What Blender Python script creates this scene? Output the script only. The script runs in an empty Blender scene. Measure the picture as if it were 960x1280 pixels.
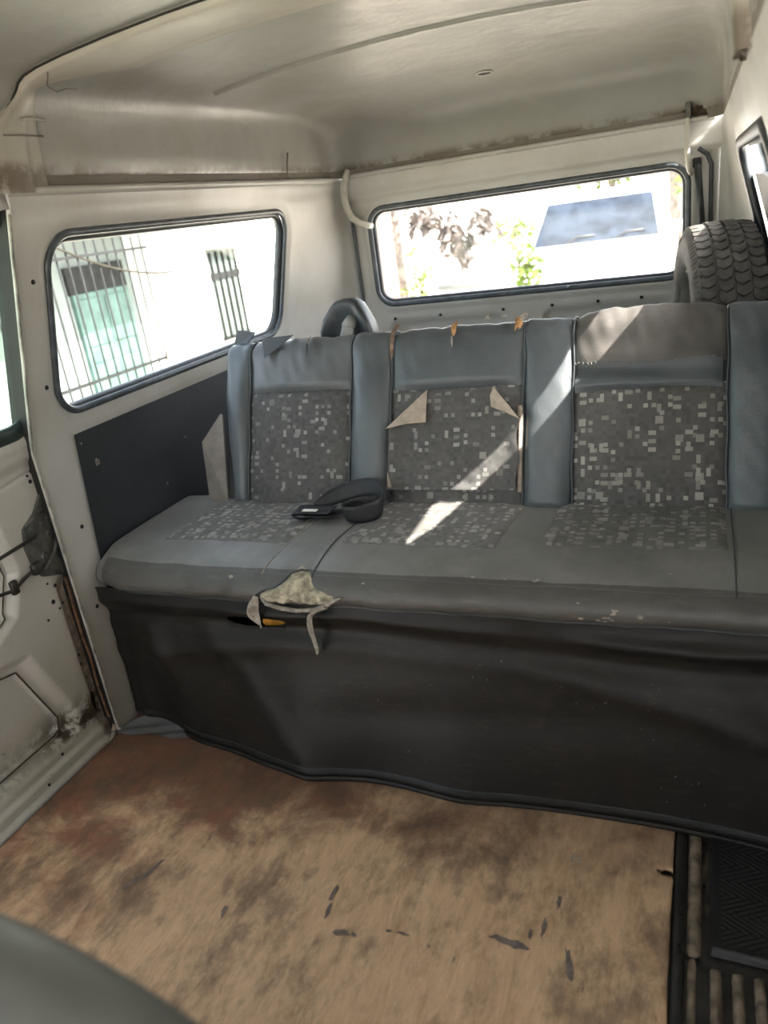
import bpy, math, random
import numpy as np
from mathutils import Vector, Matrix, noise as mnoise
random.seed(7); rng = np.random.default_rng(7)
scene = bpy.context.scene
col = scene.collection
PI = math.pi

# ------------------------------------------------------------------ camera
Rw = np.array([[0.9250, 0.0140, -0.3790], [0.3550, -0.3820, 0.8540], [-0.1330, -0.9240, -0.3580]])
cam_d = bpy.data.cameras.new('camera'); cam = bpy.data.objects.new('camera', cam_d); col.objects.link(cam)
xr, yd, zf = Rw[:, 0], Rw[:, 1], Rw[:, 2]
zf = zf / np.linalg.norm(zf); xr = xr - zf * (xr @ zf); xr /= np.linalg.norm(xr); yd = np.cross(zf, xr)
M = Matrix(((xr[0], -yd[0], -zf[0], 0), (xr[1], -yd[1], -zf[1], 0), (xr[2], -yd[2], -zf[2], 1.2), (0, 0, 0, 1)))
cam.matrix_world = M
cam_d.sensor_fit = 'VERTICAL'; cam_d.sensor_height = 36.0; cam_d.lens = 962.0 / 1280.0 * 36.0
cam_d.clip_start = 0.01; cam_d.clip_end = 500
cam_d.dof.use_dof = True; cam_d.dof.focus_distance = 2.0; cam_d.dof.aperture_fstop = 3.4
scene.camera = cam

# ------------------------------------------------------------------ world, sun, exposure
SUN_D = Vector((-1.0, 0.12, -0.95)).normalized()          # direction the sunlight travels
w = bpy.data.worlds.new('world'); scene.world = w; w.use_nodes = True
nt = w.node_tree; nt.nodes.clear()
wo = nt.nodes.new('ShaderNodeOutputWorld'); bg = nt.nodes.new('ShaderNodeBackground'); sk = nt.nodes.new('ShaderNodeTexSky')
sk.sky_type = 'NISHITA'; sk.sun_disc = False
sk.sun_elevation = math.asin(-SUN_D.z); sk.sun_rotation = math.atan2(-SUN_D.x, -SUN_D.y)
sk.air_density = 1.0; sk.dust_density = 4.0; sk.ozone_density = 1.0
bg.inputs['Strength'].default_value = 1.0
bwn = nt.nodes.new('ShaderNodeRGBToBW'); mxn = nt.nodes.new('ShaderNodeMix'); mxn.data_type = 'RGBA'; mxn.inputs[0].default_value = 0.7   # hazy, half-bleached sky
nt.links.new(sk.outputs[0], bwn.inputs[0]); nt.links.new(sk.outputs[0], mxn.inputs[6]); nt.links.new(bwn.outputs[0], mxn.inputs[7]); nt.links.new(mxn.outputs[2], bg.inputs[0]); nt.links.new(bg.outputs[0], wo.inputs[0])
sl = bpy.data.lights.new('sun', 'SUN'); sl.energy = 17.0; sl.angle = math.radians(0.6); sl.color = (1.0, 0.93, 0.82)
so = bpy.data.objects.new('sun', sl); col.objects.link(so)
so.rotation_euler = SUN_D.to_track_quat('-Z', 'Y').to_euler(); so.location = (8, -1, 8)
scene.view_settings.view_transform = 'Standard'; scene.view_settings.look = 'None'
scene.view_settings.gamma = 1.0; scene.view_settings.use_curve_mapping = False
scene.view_settings.exposure = 0.88
try:
    scene.cycles.max_bounces = 14; scene.cycles.diffuse_bounces = 8; scene.cycles.transparent_max_bounces = 16
    scene.cycles.sample_clamp_indirect = 12.0
except Exception: pass

# ------------------------------------------------------------------ materials
def newmat(name):
    m = bpy.data.materials.new(name); m.use_nodes = True
    n = m.node_tree; n.nodes.clear()
    o = n.nodes.new('ShaderNodeOutputMaterial'); p = n.nodes.new('ShaderNodeBsdfPrincipled')
    n.links.new(p.outputs[0], o.inputs[0]); return m, n, p
class G:
    """small node helper"""
    def __init__(s, n): s.n = n; s.l = n.links
    def pos(s):
        return s.n.nodes.new('ShaderNodeNewGeometry').outputs['Position']
    def uv(s):
        return s.n.nodes.new('ShaderNodeTexCoord').outputs['UV']
    def map(s, v, scale=(1, 1, 1), loc=(0, 0, 0), rot=(0, 0, 0)):
        m = s.n.nodes.new('ShaderNodeMapping'); s.l.new(v, m.inputs[0])
        m.inputs['Scale'].default_value = scale; m.inputs['Location'].default_value = loc; m.inputs['Rotation'].default_value = rot
        return m.outputs[0]
    def noise(s, v, sc, det=4, rough=0.55, dist=0):
        t = s.n.nodes.new('ShaderNodeTexNoise'); s.l.new(v, t.inputs['Vector'])
        t.inputs['Scale'].default_value = sc; t.inputs['Detail'].default_value = det
        t.inputs['Roughness'].default_value = rough; t.inputs['Distortion'].default_value = dist
        return t.outputs[0]
    def voro(s, v, sc, feat='F1'):
        t = s.n.nodes.new('ShaderNodeTexVoronoi'); s.l.new(v, t.inputs['Vector']); t.feature = feat
        t.inputs['Scale'].default_value = sc; return t.outputs[0]
    def white(s, v):
        t = s.n.nodes.new('ShaderNodeTexWhiteNoise'); t.noise_dimensions = '3D'; s.l.new(v, t.inputs['Vector']); return t.outputs[0]
    def math(s, op, a, b=0.0, c=0.0, clamp=False):
        t = s.n.nodes.new('ShaderNodeMath'); t.operation = op; t.use_clamp = clamp
        for i, x in enumerate((a, b, c)):
            if isinstance(x, (int, float)): t.inputs[i].default_value = x
            else: s.l.new(x, t.inputs[i])
        return t.outputs[0]
    def vmath(s, op, a, b):
        t = s.n.nodes.new('ShaderNodeVectorMath'); t.operation = op
        s.l.new(a, t.inputs[0])
        if isinstance(b, tuple): t.inputs[1].default_value = b
        else: s.l.new(b, t.inputs[1])
        return t.outputs[0]
    def sep(s, v):
        t = s.n.nodes.new('ShaderNodeSeparateXYZ'); s.l.new(v, t.inputs[0]); return t.outputs
    def step(s, x, a, b):
        t = s.n.nodes.new('ShaderNodeMapRange'); t.interpolation_type = 'SMOOTHSTEP'; s.l.new(x, t.inputs[0])
        t.inputs[1].default_value = a; t.inputs[2].default_value = b; return t.outputs[0]
    def mix(s, f, a, b):
        t = s.n.nodes.new('ShaderNodeMix'); t.data_type = 'RGBA'
        if isinstance(f, (int, float)): t.inputs[0].default_value = f
        else: s.l.new(f, t.inputs[0])
        for i, x in ((6, a), (7, b)):
            if isinstance(x, tuple): t.inputs[i].default_value = (*x, 1)
            else: s.l.new(x, t.inputs[i])
        return t.outputs[2]
    def bump(s, p, h, strength=0.3, dist=0.002):
        b = s.n.nodes.new('ShaderNodeBump'); b.inputs['Strength'].default_value = strength; b.inputs['Distance'].default_value = dist
        s.l.new(h, b.inputs['Height']); s.l.new(b.outputs[0], p.inputs['Normal'])
    def set(s, p, key, v):
        if isinstance(v, (int, float)): p.inputs[key].default_value = v
        elif isinstance(v, tuple): p.inputs[key].default_value = (*v, 1)
        else: s.l.new(v, p.inputs[key])

def plain(name, c, rough=0.6, metal=0.0, var=0.25, sc=14, spec=0.5, bump=0.0, bsc=200):
    m, n, p = newmat(name); g = G(n); P = g.pos()
    f = g.noise(P, sc, 5)
    g.set(p, 'Base Color', g.mix(g.step(f, 0.3, 0.7), tuple(x * (1 - var) for x in c), tuple(min(1, x * (1 + var)) for x in c)))
    g.set(p, 'Roughness', rough); g.set(p, 'Metallic', metal); g.set(p, 'Specular IOR Level', spec)
    if bump: g.bump(p, g.noise(P, bsc, 3), bump, 0.002)
    return m

def paint(name, c, rough=0.38, dirt=(0.25, 0.20, 0.14), amount=0.35, bump=0.05, rust=None, spec=0.5):
    """old enamel on sheet metal with patchy discolouring, specks and optional rust masks"""
    m, n, p = newmat(name); g = G(n); P = g.pos()
    big = g.step(g.noise(P, 3.0, 6, 0.6), 0.38, 0.72)
    base = g.mix(big, c, tuple(x * k for x, k in zip(c, (0.86, 0.84, 0.78))))
    mid = g.step(g.noise(P, 16, 7, 0.65), 0.58, 0.78)
    base = g.mix(g.math('MULTIPLY', mid, amount), base, dirt)
    spk = g.math('MULTIPLY', g.step(g.noise(P, 90, 3, 0.6), 0.70, 0.76), g.step(g.noise(P, 5, 2), 0.5, 0.65))
    base = g.mix(g.math('MULTIPLY', spk, 0.8), base, (0.06, 0.05, 0.04))
    if rust: base = rust(g, P, base)
    g.set(p, 'Base Color', base)
    g.set(p, 'Roughness', g.math('ADD', g.math('MULTIPLY', big, 0.15), rough)); g.set(p, 'Specular IOR Level', spec)
    h = g.math('ADD', g.noise(P, 4, 3), g.math('MULTIPLY', g.noise(P, 60, 2), 0.08))
    g.bump(p, h, bump * 3, 0.02)
    return m

def door_rust(g, P, base):
    s = g.sep(P); n1 = g.noise(P, 26, 6, 0.7); n2 = g.noise(P, 9, 4)
    e = g.math('MULTIPLY', g.step(s[1], 1.235, 1.30), g.math('MULTIPLY', g.step(s[2], 0.62, 0.40), g.step(n1, 0.30, 0.62)))
    base = g.mix(g.math('MULTIPLY', e, 0.85), base, (0.16, 0.085, 0.04))
    d = g.math('SUBTRACT', g.math('ADD', g.math('MULTIPLY', s[1], 1.0), 0.0), g.math('MULTIPLY', s[2], 1.35))
    low = g.math('MULTIPLY', g.step(s[2], 0.19, 0.06), g.math('MULTIPLY', g.step(s[2], 0.055, 0.085), g.step(n1, 0.38, 0.54)))
    cor = g.math('MULTIPLY', g.step(s[1], 1.06, 1.2), low)
    base = g.mix(g.math('MULTIPLY', g.math('ADD', g.math('MULTIPLY', low, 0.45), cor, 0, True), 1.0), base, (0.055, 0.036, 0.02))
    sc = g.math('MULTIPLY', g.step(g.noise(g.map(P, (1, 3, 14)), 9, 5, 0.7), 0.66, 0.72), g.step(s[2], 0.35, 0.1))
    return g.mix(sc, base, (0.05, 0.04, 0.035))
def roof_rust(g, P, base):
    s = g.sep(P); n1 = g.noise(P, 15, 6, 0.65)
    lo = g.math('MULTIPLY', g.step(s[2], 1.402, 1.372), g.step(n1, 0.36, 0.56))
    base = g.mix(g.math('MULTIPLY', lo, 0.85), base, (0.105, 0.078, 0.052))
    fr = g.math('MULTIPLY', g.math('MULTIPLY', g.step(s[1], 1.65, 1.5), g.step(s[2], 1.405, 1.375)), g.math('MULTIPLY', g.step(s[0], -0.9, -1.1), g.step(n1, 0.42, 0.60)))
    return g.mix(g.math('MULTIPLY', fr, 0.85), base, (0.13, 0.095, 0.062))

WHITE = paint('white_enamel', (0.51, 0.505, 0.48), 0.34, amount=0.18)
DOORP = paint('door_enamel', (0.55, 0.54, 0.505), 0.36, amount=0.2, rust=door_rust)
ROOF = paint('roof_enamel', (0.32, 0.32, 0.30), 0.30, amount=0.06, bump=0.14, rust=roof_rust)
CREAM = paint('cream_trim', (0.40, 0.38, 0.33), 0.38, amount=0.2, rust=roof_rust)
GRIME = paint('gutter_grime', (0.17, 0.152, 0.128), 0.6, dirt=(0.065, 0.042, 0.024), amount=1.0)
RUBBER = plain('black_rubber', (0.030, 0.036, 0.042), 0.42, var=0.3, sc=30)
GASKET = plain('grey_blue_rubber', (0.07, 0.085, 0.10), 0.35, var=0.3, sc=30)
BLACK = plain('black_gap', (0.012, 0.012, 0.012), 0.8)
GREYMETAL = plain('grey_zinc', (0.10, 0.10, 0.088), 0.55, 0.3, sc=40, var=0.4)
DARKROD = plain('dark_rod', (0.05, 0.045, 0.04), 0.5, 0.4)
HOSE = plain('pale_hose', (0.55, 0.53, 0.47), 0.4, var=0.15)

def vinyl(name, c, rough=0.40, worn=0.4, wc=(0.16, 0.145, 0.13), spec=0.5, grain=0.35, dust=0.0):
    m, n, p = newmat(name); g = G(n); P = g.pos()
    f = g.noise(P, 7, 6, 0.6); f2 = g.noise(g.map(P, (1, 1, 4)), 22, 6, 0.7)
    base = g.mix(g.step(f, 0.3, 0.72), tuple(x * 0.82 for x in c), tuple(x * 1.15 for x in c))
    base = g.mix(g.math('MULTIPLY', g.step(f2, 0.5, 0.75), worn), base, wc)
    if dust:
        sp = g.math('MULTIPLY', g.step(g.noise(P, 130, 2), 0.70, 0.76), g.step(g.noise(P, 9, 3), 0.5, 0.62))
        base = g.mix(g.math('MULTIPLY', sp, dust), base, (0.42, 0.38, 0.32))
    g.set(p, 'Base Color', base); g.set(p, 'Roughness', g.math('ADD', g.math('MULTIPLY', f, 0.22), rough - 0.1)); g.set(p, 'Specular IOR Level', spec)
    h = g.math('ADD', g.math('MULTIPLY', g.voro(P, 420), 0.5), g.math('MULTIPLY', g.noise(P, 30, 3), 1.2))
    g.bump(p, h, grain, 0.0015)
    return m
VINYL = vinyl('grey_vinyl', (0.115, 0.122, 0.128), 0.40, 0.25)
VINYL_B = vinyl('blue_grey_vinyl', (0.092, 0.105, 0.115), 0.36, 0.12)
VINYL_W = vinyl('worn_brown_grey_vinyl', (0.108, 0.101, 0.096), 0.46, 0.6, (0.16, 0.135, 0.115))
VINYL_C = vinyl('cushion_vinyl', (0.185, 0.181, 0.175), 0.40, 0.5, (0.25, 0.232, 0.208), dust=0.6)
VINYL_D = vinyl('dark_smooth_vinyl', (0.05, 0.058, 0.066), 0.34, 0.1, grain=0.1)
SKIRT = vinyl('black_skirt_vinyl', (0.0125, 0.0115, 0.0108), 0.46, 0.7, (0.036, 0.028, 0.022), spec=0.32, dust=0.35)
DARKBOARD = vinyl('dark_board', (0.022, 0.027, 0.032), 0.5, 0.1, dust=0.3)
FRONTV = vinyl('front_seat_vinyl', (0.13, 0.14, 0.135), 0.5, 0.1)

def mosaic(name, s=0.0098, dark=(0.082, 0.081, 0.081), mid=(0.115, 0.114, 0.113), light=(0.30, 0.292, 0.275), thr=0.15, fade=0.0):
    m, n, p = newmat(name); g = G(n); U = g.uv()
    def cells(sx, sy, off):
        v = g.map(U, (1 / sx, 1 / sy, 1), (off, off * 1.7, 0))
        return g.white(g.vmath('FLOOR', v, (0, 0, 0)))
    sep = g.sep(U)
    # column bands of changing density
    def squares(px, py, hx, hy, ox, oy, prob, seed):
        v = g.map(U, (1 / px, 1 / py, 1), (ox, oy, 0)); fl_ = g.vmath('FLOOR', v, (0, 0, 0)); fr_ = g.sep(g.vmath('SUBTRACT', v, fl_))
        on = g.math('LESS_THAN', g.white(g.vmath('ADD', fl_, (seed, seed * 2.3, 0))), prob)
        mx = g.math('LESS_THAN', g.math('ABSOLUTE', g.math('SUBTRACT', fr_[0], 0.5)), hx); my = g.math('LESS_THAN', g.math('ABSOLUTE', g.math('SUBTRACT', fr_[1], 0.5)), hy)
        tone = g.math('ADD', g.math('MULTIPLY', g.white(g.vmath('ADD', fl_, (seed + 7.7, 3.1, 0))), 0.65), 0.35)
        return g.math('MULTIPLY', g.math('MULTIPLY', on, tone), g.math('MULTIPLY', mx, my))
    L = g.math('MAXIMUM', squares(s * 1.75, s * 1.75, 0.28, 0.28, 0.1, 0.3, thr, 1.0), squares(s * 2.6, s * 1.9, 0.32, 0.26, 0.37, 0.71, thr * 0.55, 5.0))
    L = g.math('MAXIMUM', L, g.math('MAXIMUM', squares(s * 2.1, s * 2.9, 0.22, 0.33, 0.63, 0.17, thr * 0.5, 9.0), squares(s * 4.3, s * 4.3, 0.20, 0.20, 0.5, 0.5, thr * 0.5, 13.0)))
    ma = g.math('GREATER_THAN', cells(s, s, 41.0), 0.7); mb = g.math('GREATER_THAN', cells(s, s, 51.0), 0.8)
    fz = g.noise(g.pos(), 8, 5, 0.6)
    base = g.mix(g.math('MULTIPLY', ma, 0.4), dark, mid)
    base = g.mix(g.math('MULTIPLY', mb, 0.5), base, tuple(x * 0.65 for x in dark))
    base = g.mix(L, base, light)
    base = g.mix(g.math('MULTIPLY', g.step(fz, 0.35, 0.75), 0.25 + fade), base, (0.135, 0.125, 0.115))
    g.set(p, 'Base Color', base); g.set(p, 'Roughness', 0.72); g.set(p, 'Specular IOR Level', 0.3)
    g.bump(p, g.noise(g.pos(), 500, 2), 0.25, 0.001)
    return m
FAB = mosaic('mosaic_fabric')
FAB2 = mosaic('mosaic_fabric_bold', s=0.0100, dark=(0.092, 0.089, 0.087), mid=(0.125, 0.121, 0.118), light=(0.38, 0.36, 0.33), thr=0.26)
FABS = mosaic('mosaic_cushion_fabric', s=0.0115, dark=(0.155, 0.152, 0.146), mid=(0.19, 0.185, 0.177), light=(0.36, 0.345, 0.32), thr=0.38, fade=0.1)
TAN = plain('tan_backing', (0.36, 0.30, 0.245), 0.85, var=0.15, sc=60)
FOAM = plain('dirty_foam', (0.40, 0.36, 0.27), 0.9, var=0.5, sc=45, bump=0.8, bsc=160)
YELLOW = plain('yellow_foam', (0.55, 0.26, 0.03), 0.9, var=0.2, sc=60)
RAG = plain('ragged_lining', (0.30, 0.27, 0.235), 0.9, var=0.35, sc=70, bump=0.5, bsc=220)
WEB = plain('black_webbing', (0.014, 0.015, 0.019), 0.55, var=0.2, sc=60, bump=0.3, bsc=500)
TYRE = plain('tyre_rubber', (0.115, 0.11, 0.102), 0.75, var=0.3, sc=22, bump=0.15, bsc=180)
STEEL = plain('wheel_steel', (0.28, 0.27, 0.25), 0.45, 0.6)
WLABEL = plain('white_label', (0.75, 0.74, 0.70), 0.6, var=0.05)

def glass_mat(name, tint, gl=0.05):
    m = bpy.data.materials.new(name); m.use_nodes = True; n = m.node_tree; n.nodes.clear()
    o = n.nodes.new('ShaderNodeOutputMaterial'); t = n.nodes.new('ShaderNodeBsdfTransparent'); gs = n.nodes.new('ShaderNodeBsdfGlossy')
    fr = n.nodes.new('ShaderNodeFresnel'); fr.inputs[0].default_value = 1.38
    x = n.nodes.new('ShaderNodeMixShader'); t.inputs[0].default_value = (*tint, 1); gs.inputs['Roughness'].default_value = 0.04
    gs.inputs[0].default_value = (0.9, 0.95, 0.95, 1)
    n.links.new(fr.outputs[0], x.inputs[0]); n.links.new(t.outputs[0], x.inputs[1]); n.links.new(gs.outputs[0], x.inputs[2]); n.links.new(x.outputs[0], o.inputs[0])
    return m
GLASS = glass_mat('window_glass', (0.88, 0.95, 0.94)); CLEAR = glass_mat('clear_glass', (0.95, 0.96, 0.97))
DOORGLASS = glass_mat('green_glass', (0.62, 0.78, 0.68))

def plywood():
    m, n, p = newmat('worn_plywood'); g = G(n); P = g.pos(); s = g.sep(P)
    grain = g.noise(g.map(P, (22, 6, 1), rot=(0, 0, 0.12)), 1.6, 9, 0.74, 0.8)
    fine = g.noise(g.map(P, (170, 40, 1), rot=(0, 0, -0.3)), 1.2, 5, 0.7)
    base = g.mix(g.step(grain, 0.22, 0.78), (0.46, 0.285, 0.168), (0.80, 0.555, 0.355))
    base = g.mix(g.math('MULTIPLY', g.step(fine, 0.45, 0.7), 0.35), base, (0.82, 0.60, 0.41))
    mott = g.noise(P, 5.5, 7, 0.66, 0.4)
    # the worn remains of red-brown floor paint towards the bench and the side door
    d = g.math('ADD', g.math('MULTIPLY', s[1], 1.5), g.math('MULTIPLY', s[0], -0.75))
    d = g.math('ADD', d, g.math('MULTIPLY', g.math('SUBTRACT', mott, 0.5), 2.6))
    red = g.step(d, 1.95, 2.6)
    redc = g.mix(g.step(g.noise(P, 14, 6, 0.7), 0.4, 0.66), (0.24, 0.085, 0.05), (0.15, 0.09, 0.058))
    base = g.mix(g.math('MULTIPLY', red, 0.85), base, redc)
    st = g.math('MULTIPLY', g.step(g.noise(g.map(P, (1, 0.6, 1), (3, 1, 0)), 7, 8, 0.72), 0.46, 0.66), 0.68)
    base = g.mix(st, base, (0.10, 0.068, 0.05))
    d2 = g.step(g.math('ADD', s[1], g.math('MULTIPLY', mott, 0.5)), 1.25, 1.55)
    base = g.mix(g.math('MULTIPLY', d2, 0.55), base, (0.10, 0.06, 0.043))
    sc = g.step(g.noise(g.map(P, (9, 2.2, 1), (7, 3, 0), (0, 0, 0.15)), 2.2, 7, 0.72), 0.655, 0.70)
    base = g.mix(g.math('MULTIPLY', sc, 0.75), base, (0.075, 0.055, 0.055))
    g.set(p, 'Base Color', base); g.set(p, 'Roughness', g.math('ADD', g.math('MULTIPLY', mott, 0.3), 0.42))
    g.bump(p, g.math('ADD', grain, g.math('MULTIPLY', fine, 0.4)), 0.25, 0.002)
    return m
PLY = plywood()
def floormetal():
    m, n, p = newmat('black_muddy_metal'); g = G(n); P = g.pos()
    f = g.noise(P, 24, 7, 0.7); f2 = g.noise(g.map(P, (1.6, 0.5, 1), (2, 0, 0)), 14, 5, 0.65)
    base = g.mix(g.step(f, 0.35, 0.7), (0.010, 0.010, 0.010), (0.035, 0.032, 0.03))
    base = g.mix(g.math('MULTIPLY', g.step(f2, 0.56, 0.70), 0.75), base, (0.15, 0.115, 0.085))
    g.set(p, 'Base Color', base); g.set(p, 'Roughness', g.math('ADD', g.math('MULTIPLY', f, 0.7), 0.0)); g.bump(p, f, 0.6, 0.006)
    return m
FMETAL = floormetal()
MUD = plain('dried_mud', (0.20, 0.155, 0.115), 0.9, var=0.5, sc=35, bump=0.9, bsc=90)
MAT = vinyl('black_rubber_mat', (0.012, 0.012, 0.013), 0.38, 0.5, (0.035, 0.032, 0.03), dust=0.9, grain=0.6)

# ------------------------------------------------------------------ mesh helpers
ORG = {}
def finish(name, me, mat, parent=None, smooth=True):
    o = bpy.data.objects.new(name, me); col.objects.link(o)
    if mat: me.materials.append(mat)
    if smooth and len(me.polygons):
        me.polygons.foreach_set('use_smooth', [True] * len(me.polygons))
    if parent is not None:
        o.parent = parent; pw = ORG[parent.name]; o.location = (-pw[0], -pw[1], -pw[2]); ORG[o.name] = (0, 0, 0)
    else:
        co = np.empty(len(me.vertices) * 3); me.vertices.foreach_get('co', co); co = co.reshape(-1, 3)
        b = ((co[:, 0].min() + co[:, 0].max()) / 2, (co[:, 1].min() + co[:, 1].max()) / 2, co[:, 2].min())
        me.vertices.foreach_set('co', (co - np.array(b)).ravel()); me.update()
        o.location = b; ORG[o.name] = b
    return o
def mesh(name, v, f, mat, parent=None, smooth=True, uv=None, auto=None):
    me = bpy.data.meshes.new(name)
    me.from_pydata([tuple(map(float, p)) for p in v], [], [tuple(int(i) for i in q) for q in f]); me.update()
    if uv is not None:
        ul = me.uv_layers.new(name='UVMap'); idx = np.empty(len(me.loops), dtype=np.int32); me.loops.foreach_get('vertex_index', idx)
        ul.data.foreach_set('uv', np.asarray(uv, dtype=np.float32)[idx].ravel())
    if auto is not None:
        try: me.set_sharp_from_angle(angle=math.radians(auto))
        except Exception: pass
    return finish(name, me, mat, parent, smooth)
def empty(name, loc):
    o = bpy.data.objects.new(name, None); col.objects.link(o); o.location = loc; o.empty_display_size = 0.1; ORG[o.name] = tuple(loc); return o
def tag(o, label=None, cat=None, group=None, kind=None):
    if label: o['label'] = label
    if cat: o['category'] = cat
    if group: o['group'] = group
    if kind: o['kind'] = kind
    return o
class MB:
    def __init__(s): s.v = []; s.f = []
    def add(s, v, f):
        b = len(s.v); s.v += [tuple(map(float, p)) for p in v]; s.f += [tuple(int(i) + b for i in q) for q in f]; return s
    def box(s, x0, x1, y0, y1, z0, z1, ch=0.0):
        if ch <= 0:
            v = [(x, y, z) for z in (z0, z1) for y in (y0, y1) for x in (x0, x1)]
            return s.add(v, [(0, 2, 3, 1), (4, 5, 7, 6), (0, 1, 5, 4), (2, 6, 7, 3), (0, 4, 6, 2), (1, 3, 7, 5)])
        # chamfered box: three rings of eight
        def ring(i, z):
            a, b, c, d = x0 + i, x1 - i, y0 + i, y1 - i; k = ch
            return [(a + k, c, z), (b - k, c, z), (b, c + k, z), (b, d - k, z), (b - k, d, z), (a + k, d, z), (a, d - k, z), (a, c + k, z)]
        R = [ring(ch, z0), ring(0, z0 + ch), ring(0, z1 - ch), ring(ch, z1)]
        v = sum(R, []); f = [tuple(range(7, -1, -1)), tuple(range(24, 32))]
        for r in range(3):
            for i in range(8): j = (i + 1) % 8; f.append((r * 8 + i, r * 8 + j, r * 8 + 8 + j, r * 8 + 8 + i))
        return s.add(v, f)
    def tube(s, pts, r, n=8, closed=False, flat=1.0, up=(0, 0, 1), caps=True):
        P = [Vector(p) for p in pts]; N = len(P); rr = r if isinstance(r, (list, tuple)) else [r] * N
        V = []; prev = None
        for i in range(N):
            if closed: t = P[(i + 1) % N] - P[i - 1]
            else: t = P[min(i + 1, N - 1)] - P[max(i - 1, 0)]
            t.normalize()
            if prev is None:
                u = Vector(up); a = u - t * u.dot(t)
                if a.length < 1e-4: a = Vector((1, 0, 0)) - t * t.x
            else: a = prev - t * prev.dot(t)
            a.normalize(); prev = a; b = t.cross(a)
            for k in range(n):
                th = 2 * PI * k / n; V.append(P[i] + a * (rr[i] * math.cos(th) * flat) + b * (rr[i] * math.sin(th)))
        F = []
        for i in range(N if closed else N - 1):
            j = (i + 1) % N
            for k in range(n): l = (k + 1) % n; F.append((i * n + k, i * n + l, j * n + l, j * n + k))
        if caps and not closed: F += [tuple(range(n - 1, -1, -1)), tuple((N - 1) * n + k for k in range(n))]
        return s.add(V, F)
    def grid(s, A):
        A = np.asarray(A); a, b = A.shape[:2]
        f = [(i * b + j, i * b + j + 1, (i + 1) * b + j + 1, (i + 1) * b + j) for i in range(a - 1) for j in range(b - 1)]
        return s.add(A.reshape(-1, 3), f)
    def build(s, name, mat, parent=None, smooth=True, auto=None): return mesh(name, s.v, s.f, mat, parent, smooth, auto=auto)
def rbox(x, z, cx, cz, hx, hz, r):
    qx = np.abs(x - cx) - hx + r; qz = np.abs(z - cz) - hz + r
    return np.hypot(np.maximum(qx, 0), np.maximum(qz, 0)) + np.minimum(np.maximum(qx, qz), 0) - r
def rloop(cx, cz, hx, hz, r, n=10, grow=0.0):
    hx += grow; hz += grow; r = max(r + grow, 0.002); P = []
    for sx, sz, a0 in ((1, 1, 0), (-1, 1, PI / 2), (-1, -1, PI), (1, -1, 1.5 * PI)):
        for k in range(n + 1):
            a = a0 + PI / 2 * k / n; P.append((cx + sx * (hx - r) + r * math.cos(a), cz + sz * (hz - r) + r * math.sin(a)))
    out = []
    for i, p in enumerate(P):                                    # subdivide the long straights
        q = P[(i + 1) % len(P)]; d = math.hypot(q[0] - p[0], q[1] - p[1]); m = max(1, int(d / 0.06))
        for k in range(m): out.append((p[0] + (q[0] - p[0]) * k / m, p[1] + (q[1] - p[1]) * k / m))
    return out
def panel(name, u0, u1, v0, v1, nu, nv, fmap, mat, parent=None, hole=None, smooth=True, flip=False, uvs=None, keep=None):
    """sheet over (u,v) with smooth-edged holes: vertices near a hole's outline are moved onto it"""
    U, V = np.meshgrid(np.linspace(u0, u1, nu + 1), np.linspace(v0, v1, nv + 1), indexing='ij')
    cell = max((u1 - u0) / nu, (v1 - v0) / nv)
    if hole is not None:
        for _ in range(3):
            d = hole(U, V); e = 1e-4
            gu = (hole(U + e, V) - hole(U - e, V)) / (2 * e); gv = (hole(U, V + e) - hole(U, V - e)) / (2 * e)
            near = np.abs(d) < 0.62 * cell
            U = np.where(near, np.clip(U - d * gu, u0, u1), U); V = np.where(near, np.clip(V - d * gv, v0, v1), V)
    X, Y, Z = fmap(U, V); A = np.stack([X + 0 * U, Y + 0 * U, Z + 0 * U], -1)
    b = nv + 1; F = []
    Uc = (U[:-1, :-1] + U[1:, :-1] + U[:-1, 1:] + U[1:, 1:]) / 4; Vc = (V[:-1, :-1] + V[1:, :-1] + V[:-1, 1:] + V[1:, 1:]) / 4
    ok = np.ones(Uc.shape, bool) if hole is None else hole(Uc, Vc) > 0
    if keep is not None: ok &= keep(Uc, Vc)
    for i in range(nu):
        for j in range(nv):
            if ok[i, j]:
                q = (i * b + j, (i + 1) * b + j, (i + 1) * b + j + 1, i * b + j + 1); F.append(q[::-1] if flip else q)
    used = sorted({k for q in F for k in q}); mp = {k: i for i, k in enumerate(used)}
    v = A.reshape(-1, 3)[used]; F = [tuple(mp[k] for k in q) for q in F]
    uv = None
    if uvs is not None:
        a, c = uvs(U, V); uv = np.stack([a, c], -1).reshape(-1, 2)[used]
    return mesh(name, v, F, mat, parent, smooth, uv=uv)
def sstep(x, a, b):
    t = np.clip((x - a) / (b - a), 0, 1); return t * t * (3 - 2 * t)
def wob(x, y, s=1.0, ph=0.0):
    return (np.sin(3.1 * s * x + 1.7 * s * y + ph) + 0.6 * np.sin(7.3 * s * x - 5.1 * s * y + 2.1 + ph) + 0.4 * np.sin(13.7 * s * x + 11.9 * s * y + 0.7 * ph)) / 2.0
def lathe(mb, prof, c, axis, n=64):
    """prof: (axial, radius) list around axis through c"""
    ax = Vector(axis).normalized(); a = ax.orthogonal().normalized(); b = ax.cross(a); V = []; m = len(prof)
    for k in range(n):
        th = 2 * PI * k / n; d = a * math.cos(th) + b * math.sin(th)
        for h, r in prof: V.append(Vector(c) + ax * h + d * r)
    F = [(k * m + i, k * m + i + 1, ((k + 1) % n) * m + i + 1, ((k + 1) % n) * m + i) for k in range(n) for i in range(m - 1)]
    return mb.add(V, F)

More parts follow.
